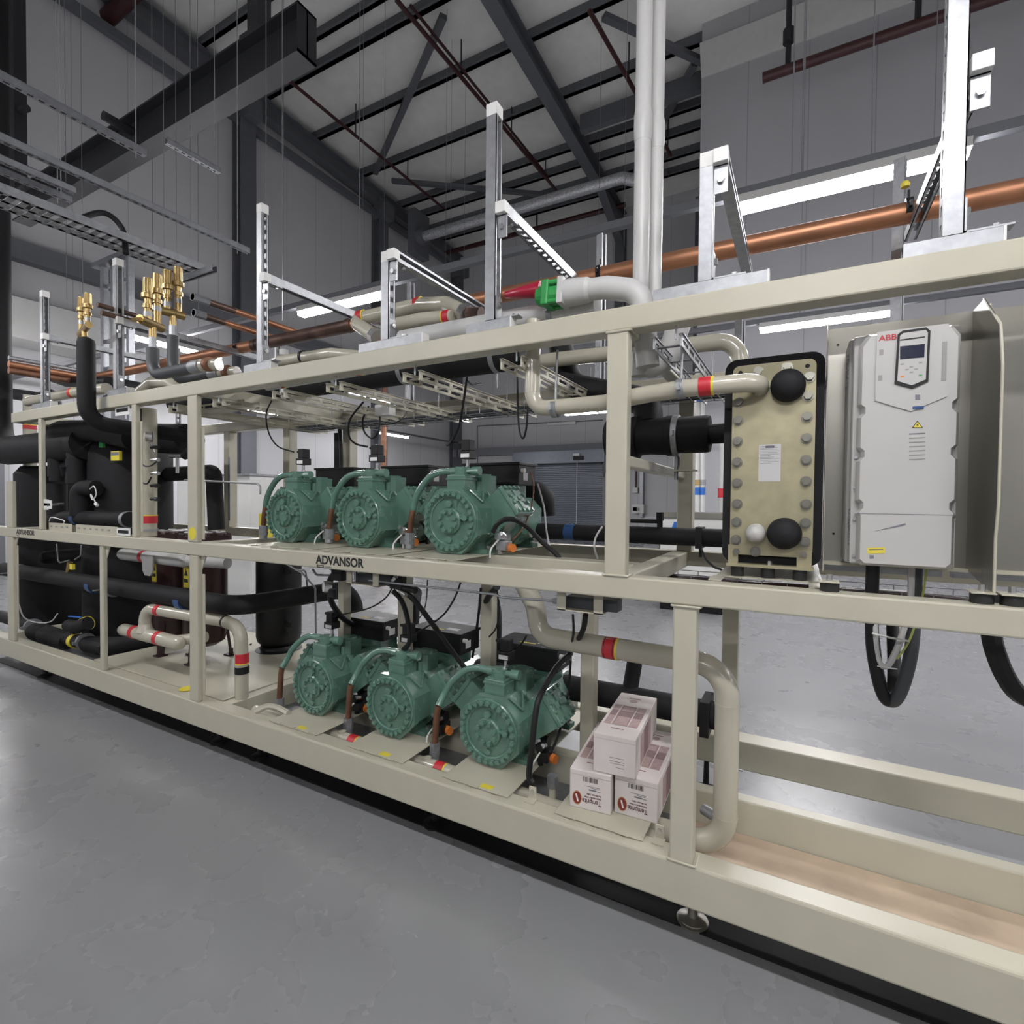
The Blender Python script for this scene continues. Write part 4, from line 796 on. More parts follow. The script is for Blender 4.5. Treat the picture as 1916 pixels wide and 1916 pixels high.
pipe('grey_elbow', 'light grey pipe elbow from the green valve over to the twin grey risers', [e0, V((-.52, 1.915, 2.27)), V((-.5, 1.94, 2.0))], .042, 'lightgrey', .085)
for i, (px, r, Y, l) in enumerate(((1199, .030, 1.99, 'left, thicker of the twin light grey risers running up out of the picture'), (1225, .026, 2.06, 'right, thinner of the twin light grey risers running up out of the picture'))):
    x = PY(px, 520, Y).x; t = pipe('grey_riser', l, [(x, Y, 1.98 if i == 0 else 2.17), (x, Y, 6.6)], r, 'lightgrey', 0)
    B().lathe((x, Y, 2.86), (0, 0, 1), [(r+.0008, 0), (r+.004, .03), (r+.004, .10), (r+.0005, .12)], 24).make('sleeve', 'lightgrey', t)
pipe('grey_bend', 'light grey bend hanging below the top beam right of the post', [(-.62, 2.1, 2.07), (-.48, 2.1, 2.02), (-.42, 2.1, 2.2)], .045, 'lightgrey', .08)
# beige U bends among the strut stands
Q = lambda x, y, Y=2.1: PY(x, y, Y)
t = pipe('relief_bend', 'beige pipe bend with two red tapes rising behind the short capped strut stand', [Q(700, 628, 2.06), Q(668, 606, 2.08), Q(672, 597, 2.1), Q(785, 570, 2.16), Q(835, 568, 2.14), Q(868, 585, 2.06)], .036, 'beige', .06)
for f in ((676, 594), (783, 570)): d = (Q(785, 570, 2.16)-Q(672, 597, 2.1)); p = Q(*f, 2.1 if f[0] < 700 else 2.16); tapes(t, p, d, .036, .035)
e1 = Q(868, 585, 2.06); B().cyl(e1, e1+(e1-Q(835, 568, 2.14)).normalized()*.05, .044, n=8).make('union_nut', 'chrome', t); B().cyl(Q(700, 628, 2.06), Q(708, 633, 2.05), .044, n=8).make('union_nut', 'chrome', t)
e1 = e1+(e1-Q(835, 568, 2.14)).normalized()*.05; B().cyl(e1, e1+V((.07, 0, -.01)), .035, n=8).make('relief_valve', 'copperdark', t)
t = pipe('lower_relief_pipe', 'short beige pipe with a red tape lying under the larger beige bend', [Q(745, 606, 2.02), Q(792, 597, 2.05), Q(848, 592, 2.05)], .032, 'beige', .04); tapes(t, Q(838, 593, 2.05), (-1, 0, 0), .032, .035)
pipe('beige_header', 'beige pipe lying on top of the frame behind the left strut stand, with black clip', [PY(524, 676, 1.98), PY(620, 662, 1.98), PY(680, 668, 2.0)], .032, 'beige', .05)
x = PY(568, 668, 1.98); single(B().cyl(x-V((.008, 0, 0)), x+V((.008, 0, 0)), .036), 'pipe_clip', 'black', 'black rubber clip on the beige pipe right of the left strut stand', 'clip')
single(B().cyl(PY(531, 655, 2.4), PY(531, 665, 2.4), .03).cyl(PY(531, 665, 2.4), (PY(531, 665, 2.4).x, 2.4, 2.17), .015), 'white_cap', 'white', 'small white capped stub on the frame behind the left strut stand', 'stub')
pipe('beige_hump', 'beige pipe hump with red mark peeping over the top beam at left', [PY(262, 735, 2.0), PY(285, 715, 2.0), PY(318, 715, 2.0), PY(350, 735, 2.0)], .04, 'beige', .1)
t = pipe('beige_end_pipe', 'beige pipe with red tape lying on the left end of the top beam', [PY(52, 752, 1.95), PY(150, 733, 1.95), PY(200, 727, 1.95)], .04, 'beige', 0); tapes(t, PY(138, 735, 1.95), (1, 0, 0), .04, .05)
# copper mains
t = pipe('copper_main', 'long copper main running level behind the strut stands across the whole rack', [(-6.4, 2.62, 2.705), (2.2, 2.62, 2.66)], .042, 'copper', 0)
B().cyl((-3.75, 2.62, 2.6911), (-2.69, 2.62, 2.6856), .0445, n=24).make('dark_section', 'copperdark', t)
for x in (-3.72, -2.71): band(t, (x, 2.62, 2.688), (1, 0, 0), .048, .05, 'copperdark', 'solder_joint')
for x, l in ((-.93, 0), (.36, 0), (-3.92, 0)): clamp(t, (x, 2.62, 2.68+.004*(x < -2)), (1, 0, 0), .043, 'black', rod=(x, 2.62, 2.76))
p = V((.345, 2.6, 2.765)); B().lathe(p, (0, 0, 1), [(0, 0), (.014, 0), (.016, .012), (.010, .022), (0, .024)]).make('yellow_cap', 'yellow', t)
for i, (a, c, Y) in enumerate((((360, 555), (560, 628), 0), ((362, 585), (497, 640), 0))):
    p = PZ(*a, 2.78); q = PZ(*c, 2.78); q.x = p.x; t = thing('valve_line', ('upper', 'lower')[i]+' of two dark copper lines running back from the four brass valves', 'pipe', p)
    m_ = p.lerp(q, .33); B().cyl(p, m_, .022).make('dark_section', 'copperdark', t); B().cyl(m_, q, .021).make('copper_section', 'copper', t); B().cyl(p, p+(q-p)*.12, .028, n=8).make('union', 'galvdark', t)
for i, (a, c) in enumerate((((182, 570), (208, 580)), ((190, 585), (210, 592)))):
    p = PY(*a, 1.68); single(B().cyl(p, p+V((0, .22, .0)), .016), 'outlet_pipe', 'copperdark', ('upper', 'lower')[i]+' dark outlet pipe running back from the small brass valve', 'pipe')
for i, (py, m_) in enumerate(((681, 'copper'), (693, 'copperdull'), (669, 'galv'))):
    p = PY(16, py, 2.0); q = p+V((0, .75, 0)); single(B().cyl(p, q, .03 if i < 2 else .02), 'left_pipe', m_, ('bright copper', 'dull copper', 'galvanised')[i]+' pipe running back beside the leftmost strut stand', 'pipe')
pipe('left_black_pipe', 'black insulated pipe bending behind the leftmost strut stand', [PY(12, 735, 2.6), PY(75, 745, 2.6), PY(98, 738, 2.6), PY(104, 765, 2.6)], .065, 'insul', .1)
pipe('left_black_bundle', 'dark wrapped pipe behind the insulated riser at left', [PY(95, 705, 2.5), PY(125, 715, 2.5), PY(205, 715, 2.5)], .05, 'black', .08)
pipe('top_black_pipe', 'black pipe lying behind the top beam right of the second strut stand', [PY(215, 718, 2.3), PY(300, 735, 2.5)], .055, 'insul', 0)
t = pipe('black_return_main', 'thick black insulated main running along under the top beam over the upper compressors', [PY(330, 755, 2.5), PY(985, 660, 2.5)], .085, 'insul', 0)
for px in (640, 760, 930):
    c = PY(330, 755, 2.5).lerp(PY(985, 660, 2.5), (PY(px, 700, 2.5).x-PY(330, 755, 2.5).x)/(PY(985, 660, 2.5).x-PY(330, 755, 2.5).x)); band(t, c, (1, 0, 0), .086, .03, 'galvdark', 'pipe_clip'); B().cyl(c-V((0, 0, .085)), c-V((0, 0, .17)), .005).make('rod', 'galv', t)
t = pipe('grey_return_line', 'grey pipe with red marks running along under the top beam beside the black main', [PY(500, 722, 2.15), PY(1120, 617, 2.15)], .03, 'lightgrey', 0)
for px, py in ((530, 717), (672, 693), (768, 677), (870, 659.5), (1085, 623)): tapes(t, PY(px, py, 2.15), (1, 0, 0), .03, .04)
# ---- insulated pipework inside the left bay
t = thing('insulated_pipework', 'tangle of black insulated elbows in front of the huge black vessel in the left bay', 'pipework', (-5.2, 2.0, 1.3))
q = lambda x, y, Y=2.0: PY(x, y, Y)
B().tube([q(95, 815, 2.05), q(120, 806, 2.0), q(185, 806, 2.0), q(250, 820, 2.05)], .085, .1, 20).make('elbow', 'insul', t)
B().tube([q(108, 900, 2.0), q(108, 838, 2.0), q(140, 838, 1.97), q(143, 905, 1.97)], .055, .09, 20).make('elbow', 'insul', t)
B().tube([q(143, 860, 1.97), q(143, 905, 1.97)], .068, 0, 20).make('sleeve', 'insul', t); B().tube([q(107, 860, 2.0), q(107, 892, 2.0)], .062, 0, 20).make('sleeve', 'insul', t)
B().tube([q(120, 870, 1.9), q(124, 888, 1.93)], .03, 0).make('stub', 'insul', t)
B().tube([q(148, 965, 1.95), q(148, 912, 1.95), q(180, 914, 2.0)], .062, .07, 20).make('elbow', 'insul', t)
B().tube([q(105, 975, 2.05), q(105, 905, 2.05)], .075, 0, 20).make('drop', 'insul', t)
B().tube([q(92, 978, 1.96), q(125, 968, 1.96), q(243, 972, 1.96)], .055, .1, 20).make('run', 'insul', t); band(t, q(147, 970, 1.96), (1, 0, 0), .055, .06, 'blue', 'blue_tape'); band(t, q(240, 972, 1.96), (1, 0, 0), .057, .04, 'galvdark', 'pipe_clip')
B().curve([q(168, 915, 1.92), q(176, 910, 1.9), q(180, 925, 1.9), q(173, 935, 1.9), q(170, 925, 1.9), q(180, 942, 1.9)], .004).make('white_cable_tie', 'white', t)
B().cyl(q(179, 942, 1.9), q(182, 946, 1.9), .012, n=8).make('tie_tag', 'white', t)
t = pipe('vertical_beige_pipe', 'beige pipe with a red tape standing behind the leftmost upper post', [q(56, 740, 2.2), q(56, 945, 2.2), q(90, 972, 2.3)], .052, 'beige', .12); tapes(t, q(56, 916, 2.2), (0, 0, 1), .052, .04); tapes(t, q(56, 800, 2.2), (0, 0, 1), .052, .04)
t = pipe('gauge_column', 'vertical beige pipe carrying a pressure gauge and four small valves beside the upper post', [q(277, 765, 1.93), q(277, 1003, 1.93)], .054, 'beige', 0)
tapes(t, q(277, 972, 1.93), (0, 0, 1), .054, .05); B().cyl(q(277, 989, 1.93), q(277, 993, 1.93), .06).make('hose_clip', 'galv', t)
p = q(273, 817, 1.84); g_ = B().cyl(p, p+V((.02, .03, 0)), .035).make('pressure_gauge', 'chrome', t); B().cyl(p-V((.004, .006, 0)), p-V((.003, .004, 0)), .028).make('dial', 'white', g_); B().cyl(p+V((.01, .02, -.03)), p+V((.01, .04, -.10)), .008).make('gauge_stem', 'chrome', g_)
for py in (838, 861, 886, 909, 934): p = q(283, py, 1.86); B().cyl(p, p+V((.05, .0, .004)), .010).cyl(p+V((.05, 0, 0)), p+V((.085, 0, 0)), .013, n=8).make('needle_valve', 'chrome' if py in (861, 886) else 'black', t)
for a in ([(264, 765), (264, 840), (266, 868), (280, 872), (293, 864)], [(264, 875), (265, 900), (275, 905), (283, 893)]): B().curve([q(*k, 1.83) for k in a], .005).make('thin_cable', 'black', t)
pipe('black_bend_pipe', 'black square-bent insulated pipe behind the middle upper post', [q(300, 888, 2.5), q(400, 883, 2.5), V((q(405, 883, 2.5).x, 2.5, 1.25))], .06, 'insul', .05)
pipe('upper_black_pipe', 'fat black insulated pipe between the two upper left posts', [q(292, 820, 2.35), q(355, 822, 2.35)], .12, 'insul', 0)
t = thing('sensor_cluster', 'small grey and black sensor valve on the black pipe left of the middle post', 'sensor', q(332, 870, 2.2)); b = B().cyl(q(332, 885, 2.2), q(332, 850, 2.2), .012).cyl(q(320, 853, 2.2), q(345, 853, 2.2), .016); b.make('body', 'chrome', t); B().cyl(q(345, 853, 2.2), q(356, 845, 2.2), .03).make('head', 'black', t)
# low left pipework
t = thing('ball_valve_run', 'black insulated valve run with two yellow tapes lying low in the left bay', 'pipework', q(60, 1190, 1.98))
a, c = q(0, 1152, 2.05), q(70, 1180, 1.98); B().tube([a, q(60, 1172, 2.0), q(130, 1195, 1.97), q(200, 1213, 1.97)], .052, .05, 20).make('run', 'insul', t)
a, c = q(62, 1180, 1.97), q(128, 1200, 1.97); d = c-a; B().lathe(a, d, [(0, 0), (.06, .01), (.072, .05), (.072, d.length*.33), (.066, d.length*.35), (.070, d.length*.37), (.070, d.length*.66), (.066, d.length*.68), (.068, d.length*.72), (.064, d.length), (0, d.length)], 28).make('jacket', 'insul', t)
B().cyl(q(128, 1170, 1.93), q(150, 1172, 1.93), .045).make('valve_neck', 'insul', t); B().cyl(q(138, 1175, 1.9), q(165, 1166, 1.95), .052).make('valve_cap', 'insul', t)
band(t, q(161, 1167, 1.95), q(165, 1166, 1.95)-q(138, 1175, 1.9), .053, .05, 'yellow', 'yellow_tape'); band(t, q(142, 1199, 1.97), (1, 0, 0), .056, .05, 'yellow', 'yellow_tape')
B().bar(q(129, 1153, 1.93), q(152, 1155, 1.93), .015, .006).make('lever', 'bluebright', t); B().cyl(q(156, 1160, 1.93), q(156, 1166, 1.93), .012).make('lever_stem', 'galv', t)
for px, py in ((62, 1172), (160, 1200)): clamp(t, q(px, py, 1.97), (1, 0, 0), .062)
pipe('low_black_pipe', 'black insulated pipe lying on the deck in front of the red vessels', [q(165, 1205, 1.98), q(215, 1208, 2.0), q(290, 1200, 2.3)], .062, 'insul', .08)
t = thing('drain_valve', 'small yellow-handled valve with bent steel tubes above the front suction pipe', 'valve', q(130, 1062, 1.95)); B().cyl(q(128, 1070, 1.93), q(131, 1052, 1.93), .018).make('body', 'brass', t); B().box(q(127, 0, 1.9).x, q(132, 0, 1.9).x, 1.88, 1.90, q(130, 1064, 1.9).z, q(130, 1054, 1.9).z).make('tag', 'yellow', t)
B().tube([q(106, 1018, 1.95), q(109, 1050, 1.95), q(113, 1053, 1.95), q(130, 1048, 1.95)], .006, .02, 8).tube([q(152, 1020, 1.95), q(151, 1040, 1.95), q(140, 1047, 1.95)], .006, .02, 8).make('steel_tube', 'galv', t)
single(B().curve([q(35, 1130, 1.84), q(45, 1155, 1.86), q(70, 1165, 1.88), q(95, 1163, 1.9), q(108, 1148, 1.92)], .005), 'grey_cable', 'lightgrey', 'pale cable sagging in the lower left bay', 'cable')
t = thing('insulated_stub', 'black insulated round stub sticking out of the vessel above the front suction pipe', 'stub', q(75, 1045, 2.1)); B().lathe(q(73, 1044, 1.98), (0, 1, 0), [(0, 0), (.035, .01), (.055, .04), (.06, .12), (.06, .3), (0, .3)], 24).make('jacket', 'insul', t)
t = thing('control_valve', 'white-boxed valve actuator with chrome spindle on the leftmost upper post', 'valve', q(90, 945, 1.80)); p = q(88, 944, 1.78); B().box(p.x-.04, p.x+.045, 1.765, 1.775, p.z-.04, p.z+.04).make('box', 'white', t); B().cyl(q(97, 944, 1.78), q(118, 943, 1.86), .010).make('spindle', 'chrome', t)
single(B().curve([q(92, 975, 1.8), q(97, 968, 1.8), q(119, 974, 1.8), q(119, 979, 1.8)], .004), 'wire_hook', 'white', 'thin white wire hook standing on the middle beam at left', 'wire')
single(B().cyl(q(172, 989, 1.79), q(248, 1002, 1.79), .007), 'steel_rod', 'chrome', 'bright steel rod lying on the middle beam between slotted plates', 'rod')
# insulated return pipe low behind the cartons
t = pipe('low_return_pipe', 'black insulated pipe running level behind the stack of cartons, with an upright stub', [(-1.6, 2.52, .53), (-.26, 2.52, .53)], .062, 'insul', 0)
B().tube([(-.72, 2.52, .53), (-.71, 2.58, .69)], .038, 0, 16).make('stub', 'insul', t); p = V((-.71, 2.58, .69)); B().lathe(p, (0, .37, 1), [(.038, 0), (.03, .022), (0, .03)]).make('stub_cap', 'insul', t)
B().box(-.375, -.335, 2.44, 2.60, .45, .61, .004).make('pipe_clamp', 'black', t)
for x, y, l in ((-2.15, 2.55, 'black insulated pipe bend behind the first lower terminal box'), (-1.55, 2.55, 'black insulated pipe bend behind the middle lower terminal box')):
    t = pipe('suction_branch', l, [(x+.03, y, .50), (x+.03, y+.02, .83), (x-.08, y+.18, .88)], .045, 'insul', .1)
pipe('suction_elbow', 'black insulated elbow behind the right upper compressor', [PY(975, 918, 2.74), PY(1018, 922, 2.74), PY(1020, 966, 2.74)], .062, 'insul', .07)
single(B().lathe((-3.02, 2.55, 1.247), (0, 0, 1), [(0, 0), (.13, 0), (.135, .02), (.135, .34), (.11, .385), (0, .39)], 30), 'oil_separator', 'black', 'black round vessel behind the first upper compressor', 'vessel')
p = q(497, 985, 2.4); single(B().box(p.x-.075, p.x+.075, 2.40, 2.402, p.z-.09, p.z+.09), 'yellow_sign', 'yellow', 'yellow notice on the black vessel behind the first upper discharge pipe', 'sign')
single(B().tube([q(345, 898, 2.3), q(482, 905, 2.3), q(487, 910, 2.3), q(487, 925, 2.3)], .007, .03, 8), 'thin_steel_pipe', 'galv', 'thin steel tube running level to the first upper compressor', 'tube')
# ------------------------------------------------------------------ plate heat exchanger
t = thing('plate_heat_exchanger', 'plate heat exchanger with a zinc yellow bolted end plate in a black insulated jacket', 'heat exchanger', (-.085, 1.97, 1.27))
def rrect(x0, x1, z0, z1, r, n=5):
    o = []
    for cx, cz, a0 in ((x1-r, z0+r, -90), (x1-r, z1-r, 0), (x0+r, z1-r, 90), (x0+r, z0+r, 180)):
        for i in range(n+1): a = math.radians(a0+90*i/n); o.append((cx+r*math.cos(a), cz+r*math.sin(a)))
    return o
EX, EZ = V((1, 0, 0)), V((0, 0, 1))
hx0, hx1, hz0, hz1 = -.211, .040, 1.292, 1.972
pl = B().prism(rrect(hx0, hx1, hz0+.03, hz1, .022), (0, 1.965, 0), EX, EZ, (0, .024, 0)).make('end_plate', 'zinc', t)
B().prism(rrect(hx0-.028, hx1+.026, hz0-.0, hz1+.028, .04), (0, 1.988, 0), EX, EZ, (0, .68, 0)).make('jacket', 'insul', t)
ks = []
def hbolt(x, z, r=.0125, y=1.965):
    p = V((x, y, z))
    if not ks: ks.append((B().hexa(p-V((0, .003, 0)), (0, -1, 0), r, .013).cyl(p, p-V((0, .003, 0)), r*1.4, n=20).make('bolt', 'zincbolt', pl), p)); return
    o = ks[0][0].copy(); COL.objects.link(o); o.parent = pl; o.location = p-ks[0][1]
fy = lambda x, y: PY(x, y, 1.96)
for px, py in ((1382, 753), (1381, 787), (1380, 826), (1379, 865), (1379, 904), (1379, 943), (1378, 977), (1377, 1010), (1515, 705), (1512, 741), (1510, 780), (1509, 820), (1508, 861), (1508, 901), (1508, 944), (1507, 979), (1506, 1014), (1419, 695), (1473, 687), (1413, 1032)): q_ = fy(px, py); hbolt(q_.x, q_.z)
for px, py in ((1378, 1031), (1503, 1036)): q_ = fy(px, py); B().hexa(q_, (0, -1, 0), .011, .014).make('bolt', 'zincbolt', pl)
for px, py in ((1385, 697), (1511, 684)): q_ = fy(px, py); B().cyl(V((q_.x, 1.9648, q_.z)), V((q_.x, 1.97, q_.z)), .007).make('lifting_hole', 'black', pl)
for px, py, r, m_, n_, nm_, sc_ in ((1474, 718, .052, 'insul', 1, 'insulated_cap', 1), (1467, 999, .052, 'insul', 2, 'insulated_cap', 1), (1413, 998, .0315, 'plastic', 3, 'white_cap', 1)):
    q_ = PY(px, py, 1.92); o3 = V((q_.x, 1.965, q_.z)); h_ = .05 if n_ < 3 else .045
    B().lathe(o3, (0, -1, 0), [(r, -.002), (r, h_*.6), (r*.93, h_*.95), (r*.75, h_*1.25), (r*.42, h_*1.45), (0, h_*1.5)], 36).make(nm_, m_, t)
q_ = fy(1424, 713); B().cyl((q_.x, 1.966, q_.z), (q_.x, 1.958, q_.z), .036, n=28).make('port_ring', 'zinc', pl)
a, c = fy(1420, 832), fy(1460, 900)
lb = B().box(a.x, c.x, 1.9644, 1.965, c.z, a.z).make('rating_label', 'lightgrey', pl)
b = B(); rnd = random.Random(5)
for i in range(12): zz = a.z-.006-i*.0052; b.box(a.x+.004, a.x+.004+rnd.uniform(.03, .06), 1.964, 1.9644, zz-.0012, zz)
b.box(a.x+.02, c.x-.02, 1.964, 1.9644, a.z-.012, a.z-.004); b.make('label_print', 'inkgrey', lb)
b = B().box(hx0-.008, hx1+.004, 1.945, 2.0, 1.282, 1.292).box(hx0-.004, hx0+.028, 1.958, 1.966, 1.292, 1.355).box(hx1-.045, hx1-.002, 1.958, 1.966, 1.292, 1.345); b.make('foot_bracket', 'zinc', t)
B().hexa((-.085, 1.955, 1.292), EZ, .008, .014).make('foot_bolt', 'chrome', t)
for x in (-.185, -.09, .005): B().cyl((x, 1.972, 1.247), (x, 1.972, 1.282), .021).make('rubber_mount', 'rubber', t)
B().box(hx0-.04, hx1+.03, 1.94, 2.65, 1.2435, 1.247).box(hx0-.05, hx0-.01, 1.83, 1.95, 1.2435, 1.247).box(hx1-.01, hx1+.03, 1.83, 1.95, 1.2435, 1.247).make('support_plate', 'frame', t)

# ------------------------------------------------------------------ drive panel
def panel(x0, x1, label, full=True):
    t = thing('drive_stand', label, 'panel', (x0, 2.06, 1.27), 'metal drive panels'); yb = 2.06
    B().box(x0, x1, yb, yb+.004, 1.305, 2.085).make('back_sheet', 'sheet', t)
    B().box(x0, x1, yb-.03, yb, 1.298, 1.308).make('bottom_lip', 'frame', t); B().box(x0, x1, 2.35, 2.39, 1.245, 1.30).make('rear_rail', 'galvdark', t)
    sd = [(yb, 1.31), (1.83, 1.27), (1.79, 1.27), (1.79, 1.42), (1.775, 1.50), (1.775, 1.86), (1.80, 1.97), (1.95, 2.085), (yb, 2.085)]
    B().prism(sd, (x1, 0, 0), (0, 1, 0), EZ, (.003, 0, 0)).make('side_cheek', 'sheet', t)
    B().tube([(x1, 1.79, 1.27), (x1, 1.79, 1.42), (x1, 1.775, 1.50), (x1, 1.775, 1.86), (x1, 1.80, 1.97), (x1, 1.95, 2.085)], .0035, .02, 6).make('cheek_edge', 'frame', t)
    B().box(x0-.002, x0+.001, 2.0, yb, 1.275, 2.085).make('side_edge', 'frame', t)
    for x in (x0+.01, x1-.022):
        y_ = 1.80 if x > x0+.05 else 1.80
        B().cyl((x, y_, 1.2435), (x, y_, 1.27), .025, n=24).make('rubber_foot', 'rubber', t); B().box(x-.028, x+.024, y_-.03, y_+.03, 1.27, 1.274, .001).make('foot_plate', 'frame', t); B().hexa((x, y_, 1.274), EZ, .008, .018).make('foot_bolt', 'chrome', t)
    for px, py in ((x0+.03, 2.03), (x0+.03, 1.40)): B().cyl((px, yb-.0008, py), (px, yb, py), .004).make('screw_hole', 'black', t)
    return t
panel(.072, .447, 'bare metal panel carrying the white drive, with a curved right cheek')
panel(.475, .95, 'next bare metal panel cut by the right picture edge')
# frequency drive
t = thing('frequency_drive', 'white wall-mounted frequency drive with keypad display on the bare metal panel', 'drive', (.265, 2.06, 1.31))
x0, x1, z0, z1 = .147, .382, 1.318, 2.0
B().box(x0-.022, x1+.008, 1.93, 2.058, z0+.0, z1+.01, .008).make('heatsink_body', 'plasticgrey', t)
B().box(x0-.012, x1+.004, 1.885, 1.93, z0+.002, z1+.004, .006).make('side_body', 'plastic', t)
def notch(side):
    s, o = [], .0
    for zc in (1.50, 1.655, 1.785): s += [(zc-.028, 0), (zc-.016, .011), (zc+.002, .011), (zc+.012, 0)]
    return s
L_ = [(x0+d-.001, z) for z, d in notch(0)]; R_ = [(x1-d, z) for z, d in reversed(notch(1))]
poly = [(x0+.004, z0+.012), (x0+.016, z0), (x1-.016, z0), (x1-.004, z0+.012), (x1-.004, 1.46)]+[(x, z) for x, z in [(x1-d, z) for z, d in notch(1)]]+[(x1, z1-.03), (x1-.02, z1), (x0+.02, z1), (x0, z1-.03)]+[(x, z) for x, z in reversed(L_)]+[(x0+.004, 1.46)]
mx_, mz_ = (x0+x1)/2, (z0+z1)/2; inn = [(mx_+(x-mx_)*.925, mz_+(z-mz_)*.975) for x, z in poly]
fc = B().rings([[V((x, 1.890, z)) for x, z in poly], [V((x, 1.868, z)) for x, z in poly], [V((x, 1.852, z)) for x, z in inn]]).make('front_cover', 'plastic', t)
YF = 1.852
fz = lambda px, py: PY(px, py, YF)
B().box(x0+.003, x1-.003, YF-.0006, YF+.003, fz(1700, 963).z, fz(1700, 963).z+.0018).make('cover_seam', 'inkgrey', fc)
def fpoly(pts, d, name, m_, par, y=YF): q_ = [fz(*p) for p in pts]; return B().prism([(p.x, p.z) for p in q_], (0, y-d, 0), EX, EZ, (0, d, 0)).make(name, m_, par)
hd = fpoly([(1641, 622), (1775, 606), (1771, 742), (1704, 770), (1637, 750)], .004, 'upper_cover', 'plastic', fc)
bz = fpoly([(1679, 627), (1688, 620), (1732, 614), (1740, 620), (1736, 715), (1706, 728), (1673, 719)], .008, 'keypad_bezel', 'black', hd)
kp = fpoly([(1683, 630), (1689, 625), (1731, 619), (1735, 624), (1731, 711), (1705, 722), (1678, 714)], .0095, 'keypad', 'plastic', bz)
fpoly([(1683, 650), (1729, 645), (1728, 670), (1683, 674)], .0103, 'screen', 'screen', kp)
fpoly([(1683, 637), (1729, 631), (1729, 633.5), (1683, 639.5)], .0101, 'slot', 'black', kp)
for px, py in ((1687, 683), (1721, 680), (1704, 688), (1696, 693), (1713, 692), (1704, 698), (1687, 706), (1721, 704)): p = fz(px, py); B().box(p.x-.004, p.x+.004, YF-.0102, YF-.0095, p.z-.0022, p.z+.0022).make('key', 'plasticgrey' if py < 700 else ('orange' if px < 1700 else 'valvegreen'), kp)
text('logo_lettering', 'ABB', .0215, fz(1644, 639)-V((0, .0048, 0)), EX, EZ, 'inkred', hd, bold=.0003, fit=(.042, .0155))
B().box(fz(1769, 670).x-.008, fz(1769, 670).x+.002, YF-.0055, YF-.004, fz(1769, 712).z, fz(1769, 640).z).make('slide_catch', 'plasticgrey', hd)
fpoly([(1712, 739), (1721, 739), (1721, 749), (1712, 749)], .0045, 'printed_mark', 'inkgrey', hd); fpoly([(1707, 761), (1728, 760), (1728, 765), (1707, 766)], .0048, 'blue_badge', 'blue', hd)
for px, py in ((1648, 660), (1646, 708)): p = fz(px, py); B().box(p.x-.004, p.x+.006, YF-.0046, YF-.004, p.z-.008, p.z+.008).make('latch_print', 'plasticgrey', hd)
wt = fpoly([(1706, 801), (1727, 801), (1716.5, 787)], .0008, 'warning_triangle', 'ink', fc); fpoly([(1708.5, 799.6), (1724.5, 799.6), (1716.5, 789.5)], .0012, 'triangle_fill', 'yellow', wt)
fpoly([(1717.5, 791.5), (1714, 796), (1716.5, 796), (1715.5, 799), (1719, 794.5), (1716.7, 794.5)], .0016, 'bolt_symbol', 'ink', wt)
for i in range(7): fpoly([(1701, 811+i*8.0), (1731, 809.5+i*8.0), (1731, 811.5+i*8.0), (1701, 813+i*8.0)], .0008, 'vent_slit', 'plasticgrey' if i else 'inkgrey', fc)
fpoly([(1636, 994), (1694, 979), (1695, 982), (1686, 985)], .0008, 'swoosh', 'inkgrey', fc)
yl = fpoly([(1623, 1025), (1656, 1024), (1656, 1035), (1623, 1036)], .0008, 'yellow_label', 'yellow', fc); fpoly([(1626, 1027.5), (1653, 1026.8), (1653, 1028.6), (1626, 1029.3)], .0012, 'label_print', 'inkgrey', yl)
fpoly([(1627, 1039), (1635, 1039), (1635, 1045), (1627, 1045)], .0008, 'small_mark', 'inkgrey', fc)
b = B()
for i in range(11): z = 1.375+i*.0105; b.box(x0-.0135, x0-.011, 1.888, 1.925, z, z+.005)
for i in range(9): z = 1.86+i*.0125; b.bar((x0-.023, 1.935, z), (x0-.023, 1.985, z+.012), .002, .005)
b.make('side_louvres', 'inkgrey', t)
for z in (1.345, 1.455, 1.55, 1.64): B().hexa((x0-.001, 1.882, z), (0, -1, 0), .005, .004).make('cover_screw', 'chrome', t)
# conduits from the drive
for i, (a, c, r, m_) in enumerate(((.205, .30, .0155, 'conduit'), (.312, .258, .0155, 'conduit'))):
    p = V((a, 1.98, 1.32)); t2 = thing('drive_conduit', ('black conduit looping down from the left underside of the drive', 'dark grey conduit looping down from the right underside of the drive')[i], 'conduit', p)
    s_ = 1 if i == 0 else -1
    B().curve([p, p+V((.0, .0, -.15)), p+V((s_*.006, .0, -.28)), p+V((s_*.03, .0, -.40)), p+V((s_*.055, .02, -.435)), p+V((s_*.075, .10, -.38)), p+V((s_*.085, .25, -.2))], .0185, 14, 6).make('tube', 'black' if i == 0 else 'conduit', t2)
t2 = thing('drive_cable', 'grey motor cable with green and yellow earth wire looping between the two drive conduits', 'cable', (.29, 1.96, 1.32))
B().curve([(.30, 1.96, 1.32), (.298, 1.96, 1.2), (.275, 1.96, 1.08), (.245, 1.965, 1.0), (.22, 1.97, 1.03), (.21, 1.98, 1.15), (.20, 2.1, 1.2)], .009, 8, 6).make('sheath', 'lightgrey', t2); B().curve([(.335, 1.95, 1.32), (.325, 1.95, 1.22), (.30, 1.95, 1.1), (.27, 1.955, 1.03)], .003).make('earth_wire', 'earthwire', t2)
B().tube([(.205, 1.955, 1.10), (.25, 1.94, 1.095), (.295, 1.945, 1.09)], .003, .01, 6).tube([(.22, 1.955, 1.0), (.27, 1.95, 1.0)], .002, 0, 6).make('cable_tie', 'white', t2)
